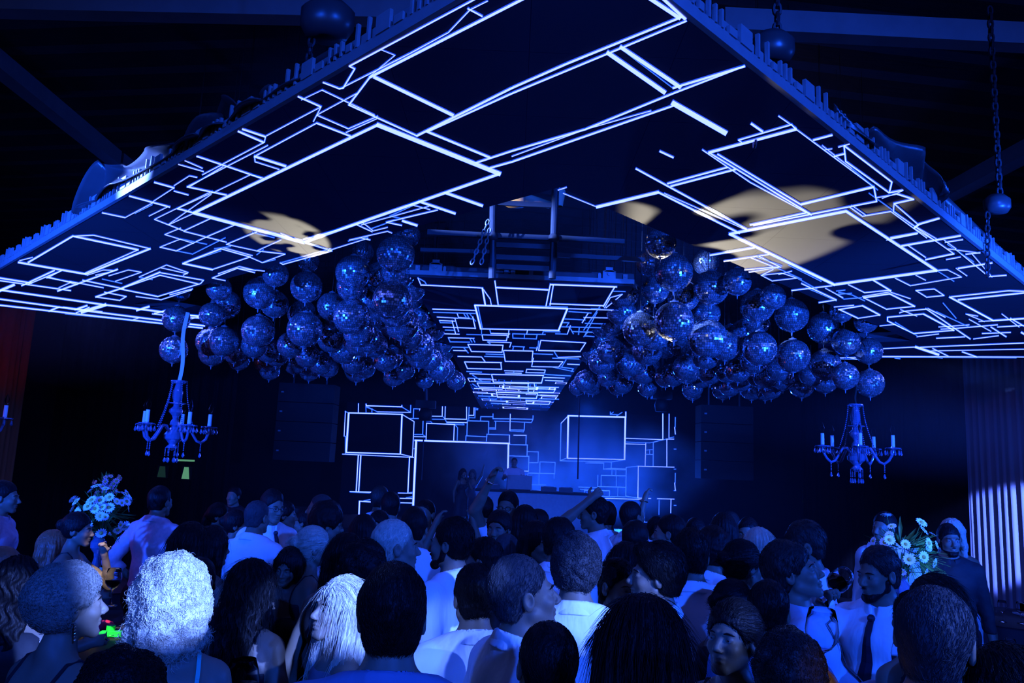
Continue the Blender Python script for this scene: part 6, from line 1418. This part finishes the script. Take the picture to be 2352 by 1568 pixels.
# ------------------------------------------------------------------ haze
def haze(name, c, size, density, label, noise=None, color=(.8, .85, 1.0), aniso=.2):
    m = bpy.data.materials.new(name + '_haze'); m.use_nodes = True; nt = m.node_tree; nt.nodes.clear()
    out = nt.nodes.new('ShaderNodeOutputMaterial'); v = nt.nodes.new('ShaderNodeVolumeScatter'); v.inputs['Color'].default_value = (*color, 1); v.inputs['Density'].default_value = density; v.inputs['Anisotropy'].default_value = aniso
    nt.links.new(v.outputs[0], out.inputs['Volume'])
    if noise:
        tc = nt.nodes.new('ShaderNodeTexCoord'); n = nt.nodes.new('ShaderNodeTexNoise'); n.inputs['Scale'].default_value = noise[0]; n.inputs['Detail'].default_value = 3
        gr = nt.nodes.new('ShaderNodeTexGradient'); gr.gradient_type = 'SPHERICAL'
        mp = nt.nodes.new('ShaderNodeMapping'); mp.inputs['Scale'].default_value = (2 / size[0], 2 / size[1], 2 / size[2])
        nt.links.new(tc.outputs['Object'], mp.inputs[0]); nt.links.new(mp.outputs[0], gr.inputs[0]); nt.links.new(tc.outputs['Object'], n.inputs['Vector'])
        mr = nt.nodes.new('ShaderNodeMapRange'); mr.inputs[1].default_value = noise[1]; mr.inputs[2].default_value = noise[2]; mr.inputs[4].default_value = density; nt.links.new(n.outputs['Fac'], mr.inputs[0])
        mu = nt.nodes.new('ShaderNodeMath'); mu.operation = 'MULTIPLY'; nt.links.new(mr.outputs[0], mu.inputs[0]); nt.links.new(gr.outputs['Fac'], mu.inputs[1]); nt.links.new(mu.outputs[0], v.inputs['Density'])
    mb = MB(); mb.box((0, 0, 0), size); o = mb.build(name, m); o.location = c; tag(o, label, 'haze', kind='stuff'); return o
haze('smoke_cloud', (1.5, 19.5, 2.05), (7.8, 4.5, 3.0), 1.0, 'blue lit smoke cloud around the dj and the right half of the stage', noise=(.9, .38, .72))
haze('hall_haze', (0, 13.1, 2.85), (21.8, 8.0, 5.6), .006, 'thin even haze filling the hall')
haze('haze_bank', (5.1, 7.9, 2.75), (6.6, 2.0, 1.5), .10, 'bank of blue lit haze reaching in from the right edge behind the right chandelier', noise=(.7, .15, .6))
spot('beam_haze_right', (8.3, 7.5, 2.95), (2.0, 8.4, 2.2), 1700, BLUE, size=15, blend=1.0, radius=.08)
haze('haze_bank', (-5.6, 8.2, 3.3), (5.4, 1.2, 1.4), .08, 'faint band of blue lit haze above the left chandelier', noise=(.7, .15, .6))
spot('beam_haze_left', (-8.3, 8.1, 3.75), (-3.0, 8.3, 3.1), 110, BLUE, size=8, blend=1.0, radius=.06)
spot('smoke_light_dj', (.5, 21.4, .75), (.9, 18.5, 1.9), 900, BLUE, size=120, blend=.9, radius=.1)
spot('smoke_light_right', (3.0, 21.4, .75), (2.2, 18.5, 1.9), 900, BLUE, size=120, blend=.9, radius=.1)
# ------------------------------------------------------------------ glasses, tables, flowers
M['wine'] = mat('red_wine', (.05, .004, .01), .1, spec=.6, noise=(30, .1), trans=.5)
M['petal'] = mat('white_petals', (.85, .87, .9), .7, noise=(40, .06))
M['petal_pink'] = mat('pink_petals', (.75, .40, .45), .7, noise=(40, .1))
M['pollen'] = mat('flower_centre', (.5, .4, .08), .8, noise=(90, .2))
M['leaf'] = mat('green_leaves', (.05, .14, .03), .6, noise=(30, .3))
M['leaf_lime'] = mat('lime_fern', (.22, .42, .05), .6, noise=(30, .3))
M['table_cloth'] = mat('dark_table_cloth', (.03, .03, .04), .8, noise=(8, .2), bump=(14, .4))
M['runner'] = mat('white_table_linen', (.7, .7, .75), .8, noise=(14, .05), bump=(20, .3))
M['chair_metal'] = mat('lacquered_chair_frame', (.10, .11, .14), .3, .4, spec=.8, noise=(20, .1))
M['cushion'] = mat('pale_seat_cushion', (.5, .52, .6), .7, noise=(20, .1), bump=(20, .3))
M['toy_green'] = mat('bright_green_plastic', (.02, .9, .12), .4, noise=(30, .1))
M['toy_red'] = mat('magenta_plastic', (.85, .04, .16), .4, noise=(30, .1))
M['candle_glow'] = emis('candle_lit_wax', (1.0, .72, .38), 1.1)
M['card'] = mat('cream_card', (.8, .72, .5), .8, noise=(20, .05))
M['plastic_clear'] = mat('clear_plastic', (.55, .65, .9), .12, spec=.8, noise=(20, .05), trans=.6)
_g = MB(); _g.lathe([(.001, 0), (.036, .001), (.037, .004), (.012, .008), (.0045, .02), (.004, .085), (.008, .092), (.026, .105), (.040, .125), (.0435, .150), (.040, .178), (.0335, .205), (.0322, .205), (.0385, .178), (.0420, .150), (.0385, .126), (.025, .108), (.006, .097), (.001, .096)], 24); GLASS = _g.mesh('glass_body', True); GLASS.materials.append(M['glass'])
_g = MB(); _g.lathe([(.001, .098), (.024, .109), (.0378, .127), (.0405, .142), (.001, .1425)], 20); WINE = _g.mesh('wine_fill', True); WINE.materials.append(M['wine'])
def wine_glass(p, label, rot=(0, 0, 0), wine=False, sc=1.0, group='wine glasses'):
    rt = empty('wine_glass', p); rt.rotation_euler = rot; rt.scale = (sc, sc, sc); tag(rt, label, 'wine glass', group)
    o = bpy.data.objects.new('glass_body', GLASS); COL.objects.link(o); o.parent = rt
    if wine: o = bpy.data.objects.new('wine_fill', WINE); COL.objects.link(o); o.parent = rt
    return rt
def in_hand(key, side, label, tilt=0.0, wine=True, sc=1.15, up=0.0):
    inf = P[key]; h = [q for q in inf['hands'] if q[0] == (1 if side == 'r' else -1)][0]; d = (h[2] - h[1]).normalized(); p = h[2] + d * .085
    fw = inf['Rz'] @ Vector((0, 1, 0)); ax = Vector((0, 0, 1)) @ Matrix.Identity(3)
    q = Matrix.Rotation(R(tilt), 3, fw.cross(Vector((0, 0, 1)))); a = q @ Vector((0, 0, 1)); base = p - a * (.07 - up)
    rt = wine_glass(base, label, wine=wine, sc=sc); rt.rotation_mode = 'QUATERNION'; rt.rotation_quaternion = q.to_quaternion(); return rt
in_hand('F7', 'r', 'wine glass held up by the curly haired woman at lower right', 6, wine=False)
in_hand('F9', 'r', 'wine glass in the hand of the tall stout man', -5)
in_hand('F11', 'r', 'wine glass tipped at the mouth of the drinking man', 62, up=-.02)
in_hand('F11', 'l', 'shiny wine glass in the lowered hand of the drinking man', 0, wine=False, sc=1.0)
in_hand('L13', 'l', 'large wine glass held in front of the white-lit blonde woman', -4, sc=1.25)
in_hand('L19', 'r', 'glass held by the bare shouldered woman left of the flowers', 0)
rt = empty('microphone', (P['S1']['hands'][1][2])); tag(rt, 'microphone held by the dark haired woman on stage', 'microphone')
mb = MB(); mb.tube([(0, -.02, -.10), (0, -.02, .06)], .014, 8); mb.build('handle', M['speaker'], rt); mb = MB(); mb.ball((0, -.02, .08), .026, 10, 8); mb.build('grille', M['frame_metal'], rt)

def round_table(c, r, label, top=.75):
    rt = empty('round_table', (c[0], c[1], 0)); tag(rt, label, 'table', 'round dining tables')
    mb = MB(); mb.lathe([(.001, top), (r, top), (r, top - .03), (.001, top - .03)], 48); mb.build('tabletop', M['table_cloth'], rt)
    n = 96; vs = []; fs = []
    for j, z in enumerate((top + .003, top - .02, top - .2, top - .45, .06)):
        for i in range(n):
            a = 2 * math.pi * i / n; rr = r + .008 + (0 if j < 2 else .018 * j * (1 + math.sin(a * 17 + j * .3)))
            vs.append((rr * math.cos(a), rr * math.sin(a), z))
    for j in range(4):
        for i in range(n): fs.append((j * n + i, j * n + (i + 1) % n, (j + 1) * n + (i + 1) % n, (j + 1) * n + i))
    fs.append(tuple(range(n))); mb = MB(); mb.add(vs, fs); mb.build('tablecloth', M['table_cloth'], rt, smooth=True)
    mb = MB(); mb.tube([(0, 0, .02), (0, 0, top - .03)], .05, 12); mb.lathe([(.001, .0), (.3, .0), (.3, .03), (.05, .05)], 20); mb.build('pedestal', M['frame_dark'], rt)
    return rt
TL = (-2.93, 5.75); TR = (2.62, 5.35); TR2 = (3.95, 6.2); TR3 = (5.2, 8.3)
round_table(TL, .92, 'round table with dark cloth carrying the tall left flower centrepiece')
round_table(TR, .85, 'round table with dark cloth under the right flower arrangement')
round_table(TR2, .75, 'round table with glasses at the right picture edge')
round_table(TR3, .7, 'small dark table in front of the spotlit curtain')

def petal_mesh(n, r):
    mb = MB()
    for k in range(n):
        a = 2 * math.pi * k / n; ca, sa = math.cos(a), math.sin(a); w = r * .17; pts = []
        for (u, ww, z) in ((.12, .5, 0), (.5, 1.0, .12), (.85, .9, .16), (1.0, .3, .10)):
            for sg in (-1, 1): pts.append((ca * u * r - sa * sg * ww * w, sa * u * r + ca * sg * ww * w, z * r * (1 + .3 * (k % 2))))
        mb.add(pts, [(0, 1, 3, 2), (2, 3, 5, 4), (4, 5, 7, 6)])
    return mb
PET = petal_mesh(14, .034).mesh('bloom'); PET.materials.append(M['petal'])
PET2 = petal_mesh(10, .03).mesh('bloom'); PET2.materials.append(M['petal_pink'])
_g = MB(); _g.lathe([(.001, .012), (.010, .009), (.012, .003), (.001, 0)], 10); CEN = _g.mesh('flower_centre', True); CEN.materials.append(M['pollen'])
def bouquet(rt, c, r, n, seed, pet, lime=False, fl=70, up=.3):
    rn = random.Random(seed); c = Vector(c); fol = MB(); lim = MB()
    for i in range(fl):
        d = Vector((rn.gauss(0, 1), rn.gauss(0, 1), rn.gauss(.25, .8))).normalized(); L = r * rn.uniform(.7, 1.15); a = c + d * r * .2; b = c + d * L + Vector((0, 0, -.03 * rn.random())); s_ = d.cross(Vector((0, 0, 1)))
        s_ = s_.normalized() if s_.length > .1 else Vector((1, 0, 0)); w = rn.uniform(.008, .020)
        tgt = lim if (lime and d.x > .25 and d.z < .4) else fol
        if tgt is lim:
            for q in range(9):
                e = b + Vector((rn.uniform(-.03, .05), rn.uniform(-.04, .04), rn.uniform(-.09, .02))); m_ = a.lerp(e, .6) + s_ * .012 * (q - 4) * .5; tgt.bar(a.lerp(e, .35), m_, .0025, .001); tgt.bar(m_, e + s_ * .01 * (q - 4), .003, .001)
        else:
            m1 = a.lerp(b, .55); tgt.add([a, m1 + s_ * w, b, m1 - s_ * w, m1 + d.cross(s_) * .006], [(0, 1, 4), (1, 2, 4), (2, 3, 4), (3, 0, 4)])
    o = fol.build('foliage', M['leaf'], rt); o['kind'] = 'stuff'
    if lime: o = lim.build('fern_fronds', M['leaf_lime'], rt); o['kind'] = 'stuff'; o['label'] = 'lime green fern fronds on the right side'
    cd = (-rt.location + CAM_P); cd.z = 0; cd.normalize()
    st = MB()
    for i in range(n):
        d = (Vector((rn.gauss(0, 1), rn.gauss(0, 1), rn.gauss(.2, .7))).normalized() + cd * .6).normalized(); p = c + d * r * rn.uniform(.78, 1.0)
        o = bpy.data.objects.new('bloom', pet); COL.objects.link(o); o.parent = rt; o.location = p; q = (d + Vector((rn.uniform(-.4, .4), rn.uniform(-.4, .4), rn.uniform(-.2, .4)))).normalized(); o.rotation_euler = q.to_track_quat('Z', 'Y').to_euler(); k = rn.uniform(.75, 1.2); o.scale = (k, k, k)
        e = bpy.data.objects.new('flower_centre', CEN); COL.objects.link(e); e.parent = o
        st.tube([c - Vector((0, 0, r * .6)), p], .0025, 4, caps=False)
    st.build('stems', M['leaf'], rt)
def centrepiece(c, label, zb, seed, lime=False, n=30, cards=True, top=1.62, r=.23):
    rt = empty('flower_centrepiece', (c[0], c[1], zb)); tag(rt, label, 'flower arrangement'); h = top - zb
    mb = MB(); mb.lathe([(.001, 0), (.11, 0), (.115, .01), (.06, .03), (.05, .06), (.075, .10), (.06, .15), (.03, .19), (.025, .24), (.045, .27), (.05, .31), (.03, .36), (.028, .38)], 18); mb.build('glass_pedestal', M['crystal'], rt)
    mb = MB(); mb.lathe([(.001, .375), (.15, .38), (.155, .39), (.001, .39)], 24); mb.build('glass_plate', M['crystal'], rt)
    mb = MB(); mb.lathe([(.02, .39), (.035, .43), (.03, .48), (.018, .53), (.022, .56), (.05, .60), (.052, .64), (.02, .68), (.02, h - .2), (.06, h - .14), (.001, h - .13)], 16); mb.build('glass_column', M['crystal'], rt)
    for k in range(8):
        a = 2 * math.pi * k / 8; mb = MB(); mb.ball((.145 * math.cos(a), .145 * math.sin(a), .36), .008, 6, 4); mb.lathe([(.001, .355), (.010, .33), (.001, .305)], 6, (.145 * math.cos(a), .145 * math.sin(a), 0)); mb.build('crystal_drop', M['crystal'], rt)
    bouquet(rt, (0, 0, h), r, n, seed, PET, lime)
    return rt
centrepiece(TL, 'tall glass centrepiece with blue lit white daisies on the left table', .755, 5, n=46, top=1.60)
centrepiece(TR, 'tall arrangement of white daisies with lime fern on the right table', .755, 9, lime=True, n=28, top=1.63, r=.24)
p = atY(245, 1118, 8.0); rt = empty('flower_centrepiece', (p.x, p.y, .75)); tag(rt, 'small pinkish flower bunch standing behind the left daisies', 'flower arrangement')
mb = MB(); mb.lathe([(.001, 0), (.09, 0), (.03, .03), (.02, .9), (.05, 1.0)], 14); mb.build('glass_stand', M['crystal'], rt); bouquet(rt, (0, 0, p.z - .75), .17, 20, 3, PET2, fl=40)
round_table((p.x, p.y), .8, 'round table behind the left centrepiece, under the pinkish flowers')
def tealight(x, y, z, label):
    rt = empty('candle_holder', (x, y, z)); tag(rt, label, 'candle', 'lit candle glasses')
    mb = MB(); mb.lathe([(.001, 0), (.033, 0), (.038, .03), (.036, .09), (.0345, .09), (.036, .03), (.03, .005), (.001, .005)], 16); mb.build('glass_cup', M['glass'], rt, smooth=True)
    mb = MB(); mb.lathe([(.001, .006), (.028, .006), (.028, .05), (.001, .05)], 14); mb.build('wax', M['candle_glow'], rt)
    mb = MB(); mb.lathe([(.001, .052), (.005, .06), (.003, .07), (.001, .078)], 8); mb.build('flame', M['candle_glow'], rt)
tx, ty = TL
for i, (dx, dy, lab) in enumerate(((.18, -.30, 'lit candle glass right of the left centrepiece foot'), (-.16, -.32, 'lit candle glass left of the left centrepiece foot'), (.02, -.45, 'lit candle glass right in front of the left centrepiece'))): tealight(tx + dx, ty + dy, .757, lab)
for (x, dz, lab) in ((.09, 0, 'lit candle glass beside the right flower stand'), (-.12, 0, 'lit candle glass left of the right flower stand')): tealight(TR[0] + x, TR[1] - .25, .757, lab)
for i, (dx, dy, ry) in enumerate(((-.07, -.07, .2), (.09, -.05, -.3))):
    rt = empty('place_card', (tx + dx, ty + dy, .755 + .392), ry); tag(rt, ['cream card standing left of the glass column on the centrepiece plate', 'cream card standing right of the glass column on the centrepiece plate'][i], 'card')
    mb = MB(); mb.box((0, 0, .04), (.07, .003, .08), Matrix.Rotation(R(12), 3, 'X')); mb.build('card_sheet', M['card'], rt)
lefts = ['wine glass next to the clear bottle on the left table', 'wine glass behind the folded napkin on the left table', 'empty wine glass left of the centrepiece', 'empty wine glass far side of the left table', 'empty wine glass right of the centrepiece', 'empty wine glass by the right rim of the left table']
for (a, r_), lab in zip(((250, .55), (232, .75), (200, .6), (120, .5), (20, .5), (330, .62)), lefts):
    wine_glass((tx + r_ * math.cos(R(a)), ty + r_ * math.sin(R(a)), .757), lab)
rt = empty('water_bottle', (atY(14, 1400, 5.3).x, 5.3, .757)); tag(rt, 'clear plastic water bottle at the left edge of the left table', 'bottle')
mb = MB(); mb.lathe([(.001, 0), (.032, 0), (.034, .02), (.033, .12), (.030, .14), (.013, .18), (.012, .195)], 16); mb.build('bottle_body', M['plastic_clear'], rt, smooth=True); mb = MB(); mb.lathe([(.014, .19), (.014, .21), (.001, .21)], 12); mb.build('cap', M['runner'], rt)
rt = empty('plate', (atY(105, 1408, 5.3).x, 5.35, .757)); tag(rt, 'plate with folded napkin on the left table', 'plate'); mb = MB(); mb.lathe([(.001, .004), (.09, .004), (.13, .016), (.132, .013), (.09, .0), (.001, 0)], 28); mb.build('dish', M['runner'], rt, smooth=True)
rt2 = empty('napkin', (atY(110, 1408, 5.3).x, 5.33, .775), .5); tag(rt2, 'folded pale napkin lying on the plate', 'napkin'); mb = MB(); mb.box((0, 0, .008), (.16, .09, .015)); mb.box((0, .01, .02), (.15, .05, .010), Matrix.Rotation(R(6), 3, 'X')); mb.build('napkin_cloth', M['runner'], rt2)
# toys on the table
q = atZ(262, 1447, .80); rt = empty('toy_water_pistol', (q.x, q.y, .757), .2); tag(rt, 'bright green plastic toy pistol lying on the left table', 'toy')
mb = MB(); mb.box((0, 0, .02), (.17, .05, .035)); mb.box((.09, .0, .02), (.05, .03, .02)); mb.lathe([(.001, 0), (.03, 0), (.03, .05), (.001, .05)], 14, (-.03, .03, .02)); mb.build('pistol_body', M['toy_green'], rt); mb = MB(); mb.box((-.06, -.05, .018), (.045, .09, .03), Matrix.Rotation(R(15), 3, 'Z')); mb.build('grip', M['toy_green'], rt); mb = MB(); mb.tube([(-.01 + .02 * math.cos(t), -.045 + .02 * math.sin(t), .02) for t in [math.pi * i / 6 for i in range(6, 13)]], .005, 6); mb.build('trigger_guard', M['toy_green'], rt)
q = atZ(238, 1432, .80); rt = empty('toy_ball', (q.x, q.y, .757)); tag(rt, 'magenta plastic toy beside the green toy pistol', 'toy'); mb = MB(); mb.lathe([(.001, 0), (.05, .005), (.06, .03), (.045, .055), (.015, .07), (.001, .07)], 18, sx=1.4); mb.build('toy_shell', M['toy_red'], rt, smooth=True)
# right tables
rts = ['front left', 'front middle', 'front right', 'back left', 'back right']
for i, (dx, dy) in enumerate(((-.48, -.42), (-.30, -.5), (-.10, -.55), (-.5, -.1), (-.2, -.15))):
    wine_glass((TR2[0] + dx, TR2[1] + dy, .757), 'empty wine glass at the %s of the glass row on the right edge table' % rts[i])
for i, (dx, dy) in enumerate(((-.3, -.3), (-.15, -.35), (.02, -.3))): wine_glass((TR3[0] + dx, TR3[1] + dy, .757), 'wine glass number %s from the left before the spotlit curtain' % ('one', 'two', 'three')[i])
rt = empty('wine_bottle', (TR3[0] - .45, TR3[1] - .15, .757)); tag(rt, 'dark wine bottle standing before the spotlit curtain', 'bottle'); mb = MB(); mb.lathe([(.001, 0), (.037, 0), (.038, .19), (.03, .22), (.014, .25), (.014, .31), (.001, .31)], 16); mb.build('bottle_body', M['speaker'], rt, smooth=True); mb = MB(); mb.lathe([(.0385, .05), (.0385, .15)], 16); mb.build('paper_label', M['runner'], rt)
q = atZ(2322, 1372, .80); rt = empty('serving_tray', (min(q.x, TR3[0] + .35), TR3[1] + .1, .757)); tag(rt, 'tray of upturned glasses on the small table by the curtain', 'tray'); mb = MB(); mb.box((0, 0, .01), (.42, .3, .015)); mb.build('tray_base', M['frame_metal'], rt)
for i in range(6):
    g_ = MB(); g_.lathe([(.03, 0), (.034, .08), (.001, .085)], 14); o = g_.build('tumbler', M['glass'], None, smooth=True); o.location = (rt.location.x - .14 + .14 * (i % 3), rt.location.y - .07 + .14 * (i // 3), .775); tag(o, 'clear tumbler on the tray by the curtain', 'tumbler', 'tumblers on the tray')

def chair(c, rz, label):
    rt = empty('chiavari_chair', (c[0], c[1], 0), rz); tag(rt, label, 'chair', 'chiavari chairs'); s = .2
    mb = MB(); mb.box((0, 0, .45), (.40, .40, .025)); mb.build('seat', M['chair_metal'], rt); mb = MB(); mb.lathe([(.001, .463), (.19, .463), (.20, .48), (.18, .505), (.001, .51)], 20); mb.build('cushion', M['cushion'], rt, smooth=True)
    for sx, sy in ((-1, 1), (1, 1)): mb = MB(); mb.tube([(sx * s, sy * s, .45), (sx * s * 1.05, sy * s * 1.1, 0)], [.016, .012], 8); mb.build('leg', M['chair_metal'], rt)
    for sx in (-1, 1): mb = MB(); mb.tube([(sx * s * 1.05, -s * 1.25, 0), (sx * s, -s, .45), (sx * s * .98, -s * 1.15, .92)], [.012, .016, .012], 8); mb.build('leg', M['chair_metal'], rt); 
    for z in (.62, .80, .88): mb = MB(); mb.bar((-s, -s * 1.07, z), (s, -s * 1.07, z), .02, .028); mb.build('back_rail', M['chair_metal'], rt)
    for k in range(5): mb = MB(); x = -s * .66 + s * .33 * k; mb.tube([(x, -s * 1.05, .62), (x, -s * 1.1, .80)], .008, 6); mb.build('spindle', M['chair_metal'], rt)
    for sy in (-1, 1): mb = MB(); mb.bar((-s, sy * s * 1.03, .2), (s, sy * s * 1.03, .2), .016, .016); mb.build('stretcher', M['chair_metal'], rt)
for (px, y, Y, rz, lab) in ((22, 1500, 4.3, 0.2, 'dark chair with shiny rails at the bottom left corner'), (1934, 1508, 5.0, -.1, 'chair with curved back rails beside the tall stout man'), (78, 1470, 4.9, -.5, 'chair behind the bare backed woman at the left table'), (2290, 1440, 5.3, .6, 'chair by the right edge table')):
    a = atY(px, y, Y); chair((a.x, a.y), rz, lab)
for k, lab in (('L18', 'chair under the seated red haired woman'), ('L20', 'chair under the seated orange lit man'), ('L21', 'chair under the seated woman with wavy hair')):
    q = P[k]['root'].location; e = P[k]['root'].rotation_euler.z; chair((q.x, q.y), e, lab)
# tiny red standby lights of the gear left of the stage
for (x, lab) in ((694, 'leftmost tiny red standby light on the back gear'), (704, 'longer red standby light next to the leftmost one'), (716, 'faint red standby light, rightmost of three')):
    q = atY(x, 1195, 11.5); mb = MB(); mb.box((0, 0, 0), (.035 if x == 704 else .02, .01, .014)); o = mb.build('standby_light', M['red_led']); o.location = q; tag(o, lab, 'light')
rt = empty('equipment_rack', (atY(705, 1195, 11.6).x, 11.75, 0)); tag(rt, 'black equipment rack carrying tiny red lights on the left', 'rack'); mb = MB(); mb.box((0, 0, .65), (.6, .45, 1.3)); mb.build('cabinet', M['speaker'], rt)
# warm red lamp light at the far left
spot('red_side_lamp', (-8.6, 7.0, 2.6), (-5.2, 7.5, 1.6), 60, (1.0, .13, .03), size=70, blend=.8, radius=.05)
spot('red_curtain_lamp', (-5.6, 8.6, 3.0), tuple(atY(10, 800, 9.9)), 3, (1.0, .12, .03), size=50, blend=.8, radius=.05)
